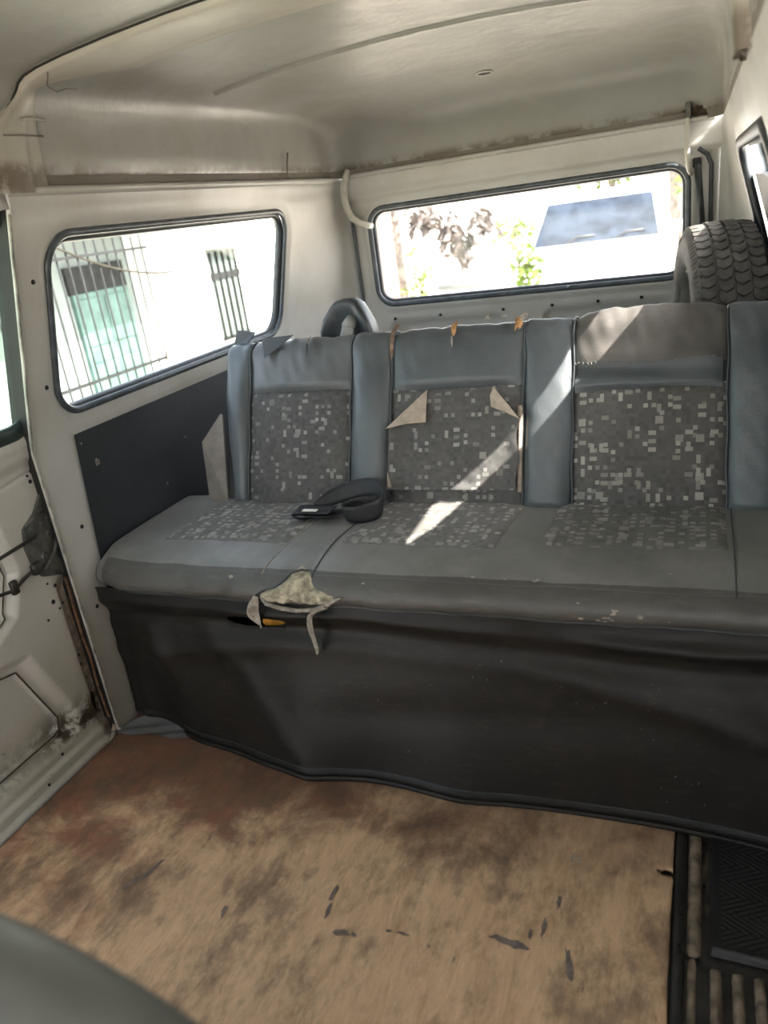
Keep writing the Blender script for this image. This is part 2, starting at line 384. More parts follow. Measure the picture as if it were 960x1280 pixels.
# ------------------------------------------------------------------ van shell
XC = -0.62
def xl(y, z):
    y = np.asarray(y, float); z = np.asarray(z, float)
    base = np.where(z < 0.8, -1.44, -1.44 + (z - 0.8) * (0.145 / 0.54))
    t = np.clip((y - 2.64) / 0.31, 0, 1); tgt = np.where(z < 0.8, -1.28, -1.28 - (z - 0.8) * 0.02)
    return base + np.maximum(tgt - base, 0) * (1 - np.sqrt(np.maximum(1 - t * t, 0)))
def xrt(y, z): return 2 * XC - xl(y, z)
WL = (1.965, 1.053, 0.565, 0.200, 0.075)            # side window: centre y, z, half sizes, corner radius
def holeL(y, z): return rbox(y, z, *WL)

# floor
fl = empty('floor', (-0.6, 0.9, -0.06)); tag(fl, 'black muddy ribbed metal floor of the van', 'floor', kind='structure')
MB().box(-1.5, 0.26, -1.2, 2.98, -0.06, -0.004).build('floor_pan', FMETAL, fl, False)
def rib(x0, x1, y0, y1, h, mat, nm='floor_rib'):
    n = 16; A = np.zeros((n + 1, 7, 3))
    for i in range(n + 1):
        y = y0 + (y1 - y0) * i / n; e = min(1, min(i, n - i) / 1.5)
        j = 0.0005 * math.sin(i * 2.3 + x0 * 90)
        for k, (t, hh) in enumerate(((0, 0), (0.12, 0.6), (0.3, 0.95), (0.5, 1), (0.7, 0.95), (0.88, 0.6), (1, 0))):
            A[i, k] = (x0 + (x1 - x0) * t + j, y, -0.006 + h * hh * e)
    return MB().grid(A).build(nm, mat, fl)
rib(-0.034, -0.012, -0.2, 1.4, 0.016, FMETAL)
rib(-0.010, 0.014, 0.98, 1.4, 0.012, MUD); rib(-0.008, 0.006, 0.70, 0.99, 0.008, MUD)
for x0 in (0.026, 0.058, 0.090, 0.122): rib(x0, x0 + 0.018, 0.86, 0.975, 0.013, MUD if x0 < 0.1 else FMETAL)
for x0 in (0.03, 0.07, 0.11, 0.15): rib(x0, x0 + 0.02, 0.1, 0.80, 0.012, FMETAL)

# left wall (rear quarter)
wl = empty('wall_left', (-1.42, 2.1, 0)); tag(wl, 'white painted metal side wall with pillar beside the sliding door', 'wall', kind='structure')
panel('side_panel', 1.30, 2.95, -0.004, 1.345, 110, 90, lambda y, z: (xl(y, z) - 0.010 * sstep(holeL(y, z), 0.034, 0.012) - 0.004 * sstep(np.abs(z - 1.30), 0.012, 0.0) - 0.005 * sstep(np.abs(y - 1.385), 0.006, 0.0) * (z > 0.95), y, z), WHITE, wl, holeL)
MB().grid([[(float(xl(1.30, z)) + dx, yy, z) for dx, yy in ((0.0, 1.302), (0.005, 1.299), (0.004, 1.2945), (-0.006, 1.2935))] for z in np.linspace(-0.004, 1.34, 40)]).build('pillar_flange', WHITE, wl)
MB().tube([(float(xl(1.29, z)) + 0.004, 1.291 + 0.001 * math.sin(z * 40), z) for z in np.linspace(0.02, 1.3, 50)], 0.003, 6).build('pillar_seal', plain('old_seal', (0.30, 0.29, 0.26), 0.6, var=0.5, sc=25), wl)
MB().grid([[(float(xl(1.30, z)) + dx, yy, z) for dx, yy in ((-0.006, 1.294), (-0.03, 1.298), (-0.06, 1.30))] for z in np.linspace(-0.004, 1.34, 40)]).build('door_gap', BLACK, wl)
MB().grid([[(float(xl(y, 1.345)) + dx, y, zz) for dx, zz in ((-0.02, 1.352), (0.006, 1.351), (0.014, 1.346), (0.013, 1.338), (0.001, 1.332))] for y in np.linspace(1.29, 2.95, 60)]).build('top_flange', WHITE, wl)
for (y, z) in ((1.343, 1.165), (1.356, 0.932), (1.372, 0.573), (1.345, 0.36)):
    MB().tube([(float(xl(y, z)) - 0.002, y, z), (float(xl(y, z)) + 0.0015, y, z)], 0.0055, 10, up=(0, 1, 0)).build('screw_hole', BLACK, wl)
# front part of the left side: opaque panel with an open cab doorway, out of view
hF = lambda y, z: rbox(y, z, -0.48, 0.64, 0.56, 0.63, 0.07)      # cab doorway opened out of view to brighten the floor
panel('cab_side_panel', -1.2, 0.32, -0.004, 1.345, 50, 50, lambda y, z: (xl(y, z), y, z), WHITE, wl, hF)
MB().box(-1.45, -1.30, -1.2, 1.3, 1.31, 1.36).build('door_header', WHITE, wl)
# dark lower trim board
db = np.array([(1.428, 0.795), (1.395, 0.30)])
panel('trim_board', 0.0, 1.0, 0.22, 0.797, 40, 16, lambda u, z: (xl(1.5, z) + 0.006, (1.397 + (z - 0.485) * 0.09) + u * (2.25 - 1.40), z), DARKBOARD, wl)['label'] = 'dark blue-black trim board below the side window'
def chip(y, z, s):
    n = 9; V = [(-1.4325, y, z)] + [(-1.4325, y + s * (0.6 + 0.5 * random.random()) * math.cos(2 * PI * k / n), z + s * (0.6 + 0.5 * random.random()) * math.sin(2 * PI * k / n)) for k in range(n)]
    mesh('paint_chip', V, [(0, 1 + k, 1 + (k + 1) % n) for k in range(n)], RAG, wl)
chip(1.475, 0.71, 0.012); chip(1.44, 0.77, 0.004); chip(1.72, 0.56, 0.004); chip(1.85, 0.66, 0.004)

w1 = empty('window_1', (-1.37, 1.965, 0.85)); tag(w1, 'rounded side window in the left wall with dark rubber seal', 'window', kind='structure')
MB().tube([(float(xl(y, z)) - 0.008, y, z) for y, z in rloop(*WL, grow=0.003)], 0.009, 10, True, 0.8, up=(1, 0, 0)).build('gasket', GASKET, w1)
MB().tube([(float(xl(y, z)) - 0.028, y, z) for y, z in rloop(*WL, grow=-0.004)], 0.012, 10, True, 1.2, up=(1, 0, 0)).build('outer_gasket', RUBBER, w1)
panel('pane', 1.39, 2.54, 0.845, 1.26, 24, 12, lambda y, z: (xl(y, z) - 0.030, y, z), GLASS, w1, lambda y, z: -rbox(y, z, WL[0], WL[1], WL[2] + .005, WL[3] + .005, WL[4]))

# right wall with its window
wr = empty('wall_right', (0.17, 1.5, 0)); tag(wr, 'pale painted metal side wall beside the spare tyre', 'wall', kind='structure')
WR = (1.90, 1.045, 0.52, 0.200, 0.06)
hR = lambda y, z: np.minimum(rbox(y, z, *WR), rbox(y, z, -0.68, 0.64, 0.38, 0.63, 0.07))      # side window, cab doorway opened to let in more light
panel('side_panel', -1.2, 2.95, -0.004, 1.345, 200, 80, lambda y, z: (xrt(y, z) + 0.010 * sstep(rbox(y, z, *WR), 0.034, 0.012), y, z), WHITE, wr, hR, flip=True)
w3 = empty('window_3', (0.14, 1.9, 0.85)); tag(w3, 'side window in the right wall beside the spare tyre', 'window', kind='structure')
MB().tube([(float(xrt(y, z)) + 0.006, y, z) for y, z in rloop(*WR, grow=0.004)], 0.015, 10, True, 0.8, up=(1, 0, 0)).build('gasket', RUBBER, w3)
panel('pane', 1.37, 2.43, 0.84, 1.25, 24, 12, lambda y, z: (xrt(y, z) + 0.030, y, z), CLEAR, w3, lambda y, z: -rbox(y, z, WR[0], WR[1], WR[2] + .005, WR[3] + .005, WR[4]))
# added dark sheet on that window, its gap cut to shape the sun stripe
def slit(y, z):
    up = np.interp(y, [1.376, 1.614, 1.641, 1.696, 1.733, 1.809, 1.854, 2.42], [1.198, 1.205, 1.196, 1.182, 1.191, 1.220, 1.233, 1.236])
    lo = np.interp(y, [1.376, 1.48, 1.634, 1.705, 1.776, 1.871, 2.10, 2.42], [1.197, 1.172, 1.153, 1.141, 1.151, 1.163, 1.17, 1.17])
    return np.maximum(np.maximum(lo - z, z - up), 1.385 - y) * 0.95
panel('added_sun_mask', 1.375, 2.425, 0.845, 1.247, 150, 60, lambda y, z: (xrt(y, z) + 0.024, y, z), plain('sun_mask_dark', (0.02, 0.02, 0.022), 0.5), w3, slit)

# rear hatch (tailgate) in the x-z plane at y = 2.95
YR = 2.955
WH = (-0.622, 1.043, 0.572, 0.178, 0.062)
hH = lambda x, z: rbox(x, z, *WH)
def hatch_y(x, z):
    d = hH(x, z)
    y = YR - 0.010 * sstep(d, 0.028, 0.018) + 0.014 * sstep(d, 0.016, 0.002)
    y = y - 0.014 * sstep(z, 1.252, 1.262) + 0.003 * sstep(np.abs(z - 1.300), 0.006, 0.0)
    r = np.minimum(rbox(x, z, -0.93, 0.66, 0.24, 0.135, 0.05), rbox(x, z, -0.32, 0.66, 0.24, 0.135, 0.05))
    return y + 0.016 * sstep(r, 0.0, -0.018) + 0.003 * sstep(np.abs(z - 0.83), 0.006, 0)
d2 = empty('door_2', (XC, 2.96, 0.3)); tag(d2, 'white tailgate with wide rear window behind the bench', 'tailgate', kind='structure')
panel('gate_panel', -1.285, 0.055, 0.0, 1.35, 130, 110, lambda x, z: (x, hatch_y(x, z), z), WHITE, d2, hH)
MB().grid([[(x, yy, zz) for yy, zz in ((2.97, 1.358), (2.938, 1.357), (2.930, 1.352), (2.932, 1.344), (2.944, 1.338))] for x in np.linspace(-1.27, 0.03, 40)]).build('gate_header', WHITE, d2)
for x in (-1.264, 0.022):
    MB().tube([(x, 2.945, z) for z in np.linspace(0.0, 1.21, 20)] + ([(x - 0.012, 2.943, 1.24), (x - 0.04, 2.941, 1.262)] if x > -1 else []), 0.007, 8).build('weatherstrip', RUBBER if x > -1 else GASKET, d2)
for x in (-1.14, -0.95, -0.70, -0.515, -0.35, -0.2):
    MB().tube([(x, 2.958, 0.805), (x, 2.9515, 0.805)], 0.006, 10, up=(1, 0, 0)).build('screw_hole', BLACK, d2)
w2 = empty('window_2', (XC, 2.96, 0.86)); tag(w2, 'wide rounded rear window in the tailgate with dark rubber seal', 'window', kind='structure')
MB().tube([(x, YR - 0.004, z) for x, z in rloop(*WH, grow=0.003)], 0.010, 10, True, 0.8, up=(0, 1, 0)).build('gasket', GASKET, w2)
MB().tube([(x, YR + 0.016, z) for x, z in rloop(*WH, grow=-0.005)], 0.012, 10, True, 1.2, up=(0, 1, 0)).build('outer_gasket', RUBBER, w2)
panel('pane', -1.205, -0.04, 0.86, 1.226, 12, 6, lambda x, z: (x, YR + 0.018 + 0 * z, z), CLEAR, w2, lambda x, z: -rbox(x, z, WH[0], WH[1], WH[2] + .005, WH[3] + .005, WH[4]))
# rear sill under and beside the gate: closes the body
wrr = empty('wall_rear', (XC, 3.0, -0.06)); tag(wrr, 'white metal surround of the tailgate', 'wall', kind='structure')
MB().box(-1.50, -1.26, 2.952, 3.0, -0.06, 1.37).build('corner_post', WHITE, wrr); MB().box(0.02, 0.26, 2.952, 3.0, -0.06, 1.37).build('corner_post', WHITE, wrr)
MB().box(-1.3, 0.06, 2.99, 3.02, 1.30, 1.40).build('rear_header', WHITE, wrr)

# front bulkhead with the windscreen, behind the camera
wf = empty('wall_front', (XC, -1.2, -0.06)); tag(wf, 'front of the van with windscreen opening', 'wall', kind='structure')
panel('dash_panel', -1.46, 0.22, -0.06, 1.36, 40, 30, lambda x, z: (x, -1.2 - 0 * z, z), WHITE, wf, lambda x, z: rbox(x, z, XC, 1.02, 0.68, 0.29, 0.08))

# ------------------------------------------------------------------ roof
def roof_path(o, z):
    w_ = max(0.675 - o, 0.0); yr = 2.95 - float(np.interp(o, [0, .003, .006, .010, .016, .024, .036, .055, .09, .16, .27, .40, .54, .675], [0, .004, .014, .040, .075, .115, .165, .225, .31, .43, .56, .70, .82, .90])); rc = min(0.11 + 1.6 * o, w_ * 0.95 + 1e-4); P = []
    for t in np.linspace(0, 1, 60): P.append((XC - w_, -1.22 + (yr - rc + 1.22) * t, z))
    for k in range(1, 17):
        a = PI / 2 * k / 16; P.append((XC - w_ + rc * (1 - math.cos(a)), yr - rc + rc * math.sin(a), z))
    for t in np.linspace(0, 1, 30)[1:-1]: P.append((XC - (w_ - rc) + 2 * (w_ - rc) * t, yr, z))
    for k in range(16, 0, -1):
        a = PI / 2 * k / 16; P.append((XC + w_ - rc * (1 - math.cos(a)), yr - rc + rc * math.sin(a), z))
    for t in np.linspace(1, 0, 60): P.append((XC + w_, -1.22 + (yr - rc + 1.22) * t, z))
    return P
RO = [(0.0, 1.345), (0.0, 1.372), (0.003, 1.378), (0.006, 1.42), (0.010, 1.47), (0.016, 1.503), (0.024, 1.524), (0.036, 1.539), (0.055, 1.549), (0.09, 1.557), (0.16, 1.566), (0.27, 1.576), (0.40, 1.585), (0.54, 1.591), (0.675, 1.593)]
def roof_z(x):
    o = 0.675 - abs(x - XC); return float(np.interp(o, [a for a, _ in RO], [b for _, b in RO]))
ce = empty('ceiling', (XC, 1.0, 1.34)); tag(ce, 'pale grey painted metal roof with cross ribs', 'ceiling', kind='structure')
RA = np.array([roof_path(o, z) for o, z in RO])
MB().grid(RA[1:]).build('roof_skin', ROOF, ce)
MB().grid(RA[:2] + np.array([0, 0, 0])).build('gutter', GRIME, ce)
# profile across the roof for ribs
def cross(inset):
    L = [(XC - 0.675, 1.338)] + [(XC - 0.675 + o, z) for o, z in RO[2:]]; L += [(2 * XC - x, z) for x, z in L[::-1][1:]]
    # densify
    out = []
    for (a, b), (c, d) in zip(L[:-1], L[1:]):
        m = max(1, int(math.hypot(c - a, d - b) / 0.02)); out += [(a + (c - a) * k / m, b + (d - b) * k / m) for k in range(m)]
    out.append(L[-1]); R = []
    for i, p in enumerate(out):
        q0 = out[max(i - 1, 0)]; q1 = out[min(i + 1, len(out) - 1)]; t = Vector((q1[0] - q0[0], q1[1] - q0[1])).normalized()
        R.append((p[0] + t.y * inset, p[1] - t.x * inset))
    return R
def bow(name, sec, mat, lim=9.0):
    A = np.array([[(x, y, z) for (x, z), (xb, zb) in zip(cross(h), cross(0.0)) if abs(xb - XC) < lim] for y, h in sec]); return MB().grid(A).build(name, mat, ce)
def bow_y(xb, zb):
    d = abs(xb - XC); wall = float(sstep(np.array(d), 0.64, 0.668)) * float(sstep(np.array(zb), 1.54, 1.42))
    return 1.366 - 0.11 * wall, 1.592 - 0.18 * float(sstep(np.array(d), 0.50, 0.655))
SEC = [(0.0, -0.002), (0.008, 0.014), (0.045, 0.018), (0.30, 0.020), (0.58, 0.020), (0.64, 0.017), (0.67, 0.011), (0.86, 0.009), (0.96, 0.007), (1.0, -0.002)]
A = []
for u, h in SEC:
    row = []
    for (x, z), (xb, zb) in zip(cross(h), cross(0.0)):
        f_, r_ = bow_y(xb, zb); row.append((x, f_ + (r_ - f_) * u, z))
    A.append(row)
MB().grid(A).build('roof_bow', CREAM, ce)
bow('roof_seam', [(1.998, -0.001), (2.004, 0.007), (2.012, 0.009), (2.020, 0.005), (2.034, -0.001)], ROOF, 0.60)
MB().tube([(x, bow_y(x, z)[0] - 0.001, z) for x, z in cross(0.004) if x < -0.05], 0.0026, 6).build('bow_gap', BLACK, ce)
def bow_surf(x, h):
    c = cross(h); i = min(range(len(c)), key=lambda k: abs(c[k][0] - x) + (0 if c[k][0] < XC else 9)); return c[i][1]
jp = [(-1.180, 1.366), (-1.186, 1.374), (-1.205, 1.392), (-1.228, 1.412), (-1.240, 1.430), (-1.241, 1.450), (-1.236, 1.475), (-1.230, 1.50)]
MB().tube([(x, y, bow_surf(x, 0.0195)) for x, y in jp], 0.0014, 6).build('bow_joint', GRIME, ce)
MB().tube([(-1.262, 1.352, 1.470), (-1.2605, 1.38, 1.474), (-1.262, 1.417, 1.472)], 0.0035, 6).build('cover_clip', CREAM, ce)
MB().tube([(-1.268, 1.30, 1.4415), (-1.266, 1.35, 1.4425), (-1.2685, 1.409, 1.443)], 0.0018, 6).build('cover_joint', GRIME, ce)
MB().tube([(-1.282, 2.50, 1.350), (-1.281, 2.505, 1.39), (-1.279, 2.52, 1.43)], 0.003, 6).build('side_joint', GRIME, ce)
# cab headliner edge hole and small dent hole in the rear slope
hz = lambda y: 1.5565 - 0.09 * (y - 2.615)
MB().tube([(-0.622 + 0.024 * math.cos(a), 2.615 + 0.022 * math.sin(a), hz(2.615 + 0.022 * math.sin(a)) - 0.001) for a in np.linspace(0, 2 * PI, 21)[:-1]], 0.003, 6, True).build('hole_rim', WHITE, ce)
mesh('lamp_hole', [(-0.622 + 0.022 * math.cos(a), 2.615 + 0.020 * math.sin(a), hz(2.615 + 0.020 * math.sin(a)) - 0.0015) for a in np.linspace(0, 2 * PI, 17)[:-1]], [tuple(range(16))], BLACK, ce, False)
# corner rot at the rear right
V = [(-0.005, 2.933, 1.372)] + [(-0.005 + 0.060 * math.cos(a) * (0.75 + 0.5 * random.random()), 2.934 - 0.006 * abs(math.sin(a)), 1.370 + 0.017 * math.sin(a) * (0.6 + 0.8 * random.random())) for a in np.linspace(0, 2 * PI, 23)[:-1]]
mesh('rust_patch', V, [(0, 1 + k, 1 + (k + 1) % 22) for k in range(22)], plain('rot', (0.05, 0.034, 0.022), 0.9, var=0.7, sc=60, bump=0.8, bsc=90), ce)

# ------------------------------------------------------------------ sliding door (left)
DW = (0.90, 1.075, 0.455, 0.235, 0.09)
hD = lambda y, z: rbox(y, z, *DW)
def poly_sd(y, z, pts):
    d = np.full(np.shape(y), 1e9); inside = np.zeros(np.shape(y), bool); n = len(pts)
    for i in range(n):
        ax_, az_ = pts[i]; bx_, bz_ = pts[(i + 1) % n]; ex, ez = bx_ - ax_, bz_ - az_
        wx, wz = y - ax_, z - az_; t = np.clip((wx * ex + wz * ez) / (ex * ex + ez * ez), 0, 1)
        d = np.minimum(d, np.hypot(wx - ex * t, wz - ez * t))
        c = ((az_ > z) != (bz_ > z)) & (y < (bx_ - ax_) * (z - az_) / (bz_ - az_ + 1e-12) + ax_); inside ^= c
    return np.where(inside, -d, d)
LOW = [(0.42, 0.35), (1.06, 0.35), (1.125, 0.335), (1.205, 0.125), (1.195, 0.085), (1.17, 0.075), (0.42, 0.075)]
LOWI = [(0.45, 0.325), (1.04, 0.325), (1.10, 0.312), (1.168, 0.135), (1.160, 0.105), (1.14, 0.098), (0.45, 0.098)]
MID = [(0.55, 0.66), (1.08, 0.70), (1.16, 0.66), (1.17, 0.54), (1.13, 0.45), (1.05, 0.41), (0.55, 0.41)]
def door_x(y, z):
    b = xl(1.0, z) - 0.030
    b = b - 0.022 * sstep(poly_sd(y, z, LOW), 0.014, -0.016) - 0.014 * sstep(poly_sd(y, z, LOWI), 0.0035, -0.0035)
    b = b - 0.034 * sstep(poly_sd(y, z, MID), 0.014, -0.018)
    b = b + 0.014 * sstep(hD(y, z), 0.085, 0.05) - 0.012 * sstep(hD(y, z), 0.03, 0.0)
    b = b + 0.010 * sstep(z, 0.045, 0.035) + 0.012 * sstep(z, 0.012, 0.004)                 # stepped lower edge
    b = b - 0.012 * sstep(y, 1.262, 1.285) * sstep(z, 0.48, 0.44) - 0.012 * sstep(y, 1.305, 1.315)
    b = b - 0.005 * sstep(np.abs(z - (0.735 + 0.12 * (y - 1.2))), 0.006, 0.001) * (y > 0.9)
    return b
d1 = empty('door_1', (-1.47, 0.85, -0.03)); tag(d1, 'white metal sliding side door, bare inner panel with rust stains', 'sliding door', kind='structure')
corner = lambda y, z: rbox(y, z, 0.82, 0.75, 0.50, 0.775, 0.055)
panel('door_panel', 0.32, 1.32, -0.025, 1.36, 250, 340, lambda y, z: (door_x(y, z), y, z), DOORP, d1, lambda y, z: np.minimum(hD(y, z), -corner(y, z)))
MB().tube([(float(xl(1, z)) - 0.036, y, z) for y, z in rloop(*DW, grow=0.0)], 0.026, 10, True, 0.5, up=(1, 0, 0)).build('gasket', plain('dark_green_rubber', (0.028, 0.042, 0.040), 0.35), d1)
panel('pane', 0.43, 1.37, 0.83, 1.32, 16, 8, lambda y, z: (xl(1, z) - 0.045, y, z), DOORGLASS, d1, lambda y, z: -hD(y, z))
MB().tube([(-1.4605 + 0.001 * math.sin(z * 60), 1.292 + 0.002 * math.sin(z * 33), z) for z in np.linspace(0.05, 0.47, 40)], 0.0042, 6).build('rust_edge', plain('rust_edge', (0.13, 0.07, 0.035), 0.85, var=0.6, sc=50), d1)
# edge rail of the door
MB().tube([(-1.452, y, -0.012) for y in np.linspace(0.33, 1.25, 30)] + [(-1.453, 1.285, 0.0), (-1.455, 1.308, 0.03), (-1.457, 1.314, 0.07)] + [(-1.458, 1.315, z) for z in np.linspace(0.12, 0.7, 20)], 0.008, 8).build('edge_rail', DOORP, d1)
MB().tube([(-1.449, y, -0.020) for y in np.linspace(0.33, 1.27, 30)], 0.006, 6).build('edge_seal', BLACK, d1)
MB().tube([(float(door_x(np.array(y), np.array(z))) + 0.007, y, z) for a_, b_ in zip(LOWI[:-1], LOWI[1:]) for y, z in [(a_[0] + (b_[0] - a_[0]) * k / 10, a_[1] + (b_[1] - a_[1]) * k / 10) for k in range(10)]], 0.0022, 6).build('panel_seam', plain('seam_dark', (0.07, 0.055, 0.04), 0.9, var=0.5, sc=40), d1)  # thin dark line along the edge of the lower recess
MB().tube([(float(door_x(np.array(y), np.array(z))) + 0.012, y, z) for a_, b_ in zip(MID[1:5], MID[2:6]) for y, z in [(a_[0] + (b_[0] - a_[0]) * k / 8 - 0.016, a_[1] + (b_[1] - a_[1]) * k / 8) for k in range(8)]], 0.002, 6).build('panel_seam', plain('seam_dark2', (0.09, 0.075, 0.055), 0.9, var=0.5, sc=40), d1)  # thin dark line along the edge of the middle recess
# opening behind the latch, the latch plate and its rods
LP = [(1.330, 0.715), (1.312, 0.705), (1.265, 0.652), (1.222, 0.628), (1.212, 0.585), (1.218, 0.525), (1.235, 0.500), (1.300, 0.475), (1.330, 0.468)]
def extr(pts, x0, x1):
    n = len(pts); V = [(x0, y, z) for y, z in pts] + [(x1, y, z) for y, z in pts]
    return V, [tuple(range(n)), tuple(range(2 * n - 1, n - 1, -1))] + [(i, (i + 1) % n, n + (i + 1) % n, n + i) for i in range(n)]
lp = mesh('latch_plate', *extr(LP, -1.472, -1.461), GREYMETAL, d1, False); lp['label'] = 'dark grey latch plate'
for (y, z, r) in ((1.245, 0.60, 0.008), (1.275, 0.625, 0.004), (1.288, 0.59, 0.009), (1.256, 0.545, 0.010), (1.24, 0.625, 0.004), (1.295, 0.63, 0.004)):
    mb = MB(); lathe(mb, [(-0.002, r * 1.2), (0.001, r), (0.003, r * 0.8), (0.003, r * 0.45), (0.0005, r * 0.3)], (-1.461, y, z), (1, 0, 0), 14); mb.build('rivet', GREYMETAL, lp)
MB().tube([(-1.459, 1.222, 0.515), (-1.458, 1.25, 0.52), (-1.458, 1.285, 0.545), (-1.458, 1.31, 0.585)], 0.005, 6).build('pressed_rib', GREYMETAL, lp)
MB().tube([(-1.459, 1.225, 0.635), (-1.459, 1.26, 0.645), (-1.459, 1.315, 0.65)], 0.004, 6).build('pressed_rib', GREYMETAL, lp)
MB().tube([(-1.455, 1.24, 0.603), (-1.457, 1.15, 0.598), (-1.46, 0.95, 0.585), (-1.46, 0.7, 0.57)], 0.0045, 8).build('lock_rod', DARKROD, d1)
MB().tube([(-1.455, 1.235, 0.535), (-1.457, 1.18, 0.525), (-1.457, 1.14, 0.512), (-1.458, 1.10, 0.520), (-1.46, 0.8, 0.505)], 0.0045, 8).build('lock_rod', DARKROD, d1)
mb = MB(); mb.box(-1.466, -1.450, 1.205, 1.235, 0.515, 0.545, 0.004); mb.box(-1.464, -1.452, 1.135, 1.155, 0.500, 0.535, 0.003); mb.build('rod_clip', DARKROD, d1)
for (y, z, r) in ((1.288, 0.725, .005), (1.285, 0.74, .003), (1.245, 0.425, .006), (1.275, 0.405, .004), (1.265, 0.46, .005), (1.258, 0.40, .003), (1.245, 0.475, .003), (1.215, 0.39, .003), (1.268, 0.23, .004), (1.272, 0.255, .004), (1.274, 0.185, .003), (1.06, 0.02, .004), (1.13, 0.055, .004), (1.01, 0.395, .008), (1.025, 0.405, .005)):
    x = float(door_x(np.array(y), np.array(z))); MB().tube([(x - 0.003, y, z), (x + 0.0012, y, z)], r, 9, up=(0, 1, 0)).build('screw_hole', BLACK, d1)
mb = MB(); A = []
for t in np.linspace(0, 1, 14): A.append((-1.4585 + 0.0005, 1.262 + 0.014 * math.sin(t * 3), 0.10 + 0.05 * t))
V = [(-1.472, 1.272, 0.115)] + [(-1.4715, 1.272 + 0.013 * math.cos(a) * (0.8 + 0.4 * random.random()), 0.115 + 0.030 * math.sin(a) * (0.8 + 0.4 * random.random())) for a in np.linspace(0, 2 * PI, 13)[:-1]]
V = [(float(door_x(np.array(y), np.array(z))) + 0.002, y, z) for _, y, z in V]
mesh('rusted_hole', V, [(0, 1 + k, 1 + (k + 1) % 12) for k in range(12)], BLACK, d1)
# sill under the door opening
s1 = MB().box(-1.50, -1.435, -1.2, 1.32, -0.06, -0.028).build('trim_1', FMETAL, None, False); tag(s1, 'dark door sill under the sliding door', 'sill', kind='structure')

# raised cargo deck behind the bench
cd = MB().box(-1.42, 0.185, 2.02, 2.94, 0.0, 0.455, 0.01).build('floor_cargo', plain('deck_board', (0.10, 0.08, 0.06), 0.8), None, False); tag(cd, 'raised cargo deck behind the bench under the tyre', 'deck', kind='structure')

# ------------------------------------------------------------------ plywood sheet and rubber mat
def ply_hole(x, y):
    a = np.hypot((x + 0.047) / 1.5, (y - 1.147) / 0.8) - 0.0105 + 0.002 * np.sin(900 * y)
    return a
po = panel('plywood_sheet', -1.435, -0.036, -0.6, 1.42, 200, 280, lambda x, y: (x - 0.004 * sstep(x, -0.06, -0.036) * wob(x, y, 9) * 0.5, y, 0.006 + 0.0006 * wob(x, y, 3)), PLY, None, ply_hole)
tag(po, 'worn stained plywood sheet laid on the van floor before the bench', 'plywood')
sm = po.modifiers.new('thickness', 'SOLIDIFY'); sm.thickness = 0.008; sm.offset = -1
# paint flakes and dark scuffs lying on the sheet
def flake(cx, cy, sx, sy, rot, mat, nm):
    n = 14; V = []
    for k in range(n):
        a = 2 * PI * k / n; r = 0.55 + 0.6 * random.random(); u, v = sx * r * math.cos(a), sy * r * math.sin(a)
        V.append((cx + u * math.cos(rot) - v * math.sin(rot), cy + u * math.sin(rot) + v * math.cos(rot), 0.0078))
    V.append((cx, cy, 0.0081)); mesh(nm, V, [(k, (k + 1) % n, n) for k in range(n)], mat, po)
SC = plain('scuff', (0.19, 0.15, 0.135), 0.7, var=0.3, sc=80)
for a in ((-0.591, 0.871, 0.022, 0.007, 0.1), (-0.565, 0.873, 0.006, 0.005, 0), (-0.632, 0.905, 0.005, 0.02, 0.1), (-0.640, 0.945, 0.005, 0.022, -0.1), (-0.288, 0.928, 0.030, 0.009, -0.1), (-0.318, 0.933, 0.014, 0.005, 0),
          (-0.241, 0.973, 0.005, 0.022, 0.0), (-0.262, 0.955, 0.004, 0.012, 0), (-0.190, 0.915, 0.007, 0.040, 0.22), (-0.477, 0.898, 0.014, 0.003, -0.1), (-0.505, 0.897, 0.007, 0.003, 0.2), (-1.040, 0.905, 0.006, 0.035, -0.25), (-1.062, 0.868, 0.006, 0.030, -0.25),
          (-0.83, 0.856, 0.006, 0.018, 0.1), (-0.225, 1.03, 0.004, 0.02, 0.0)): flake(*a, SC, 'scuff_mark')
for k in range(6): flake(-0.209 + random.uniform(-.012, .012), 1.136 + random.uniform(-.012, .012), 0.006, 0.004, random.random() * 3, TAN, 'bare_spot')

def mat_z(x, y):
    ins = np.minimum(np.minimum(x - 0.027, 0.215 - x), y - 0.992)
    ch = np.sin((x * 0.8 + np.abs(((y * 14) % 1.0) - 0.5) * 0.10) * 2 * PI / 0.014)
    return 0.001 + 0.014 * sstep(ins, -0.001, 0.004) + 0.0010 * ch * sstep(ins, 0.016, 0.02)
rm = panel('rubber_mat', 0.026, 0.192, 0.990, 1.45, 84, 160, lambda x, y: (x, y + 0.03 * (x - 0.1) * -1, mat_z(x, y)), MAT)
tag(rm, 'black ribbed rubber floor mat beside the plywood edge', 'mat')

# ------------------------------------------------------------------ bench seat
be = empty('bench_seat', (XC, 1.6, 0.0)); tag(be, 'three place grey vinyl bench seat with mosaic fabric and torn cover', 'bench seat')
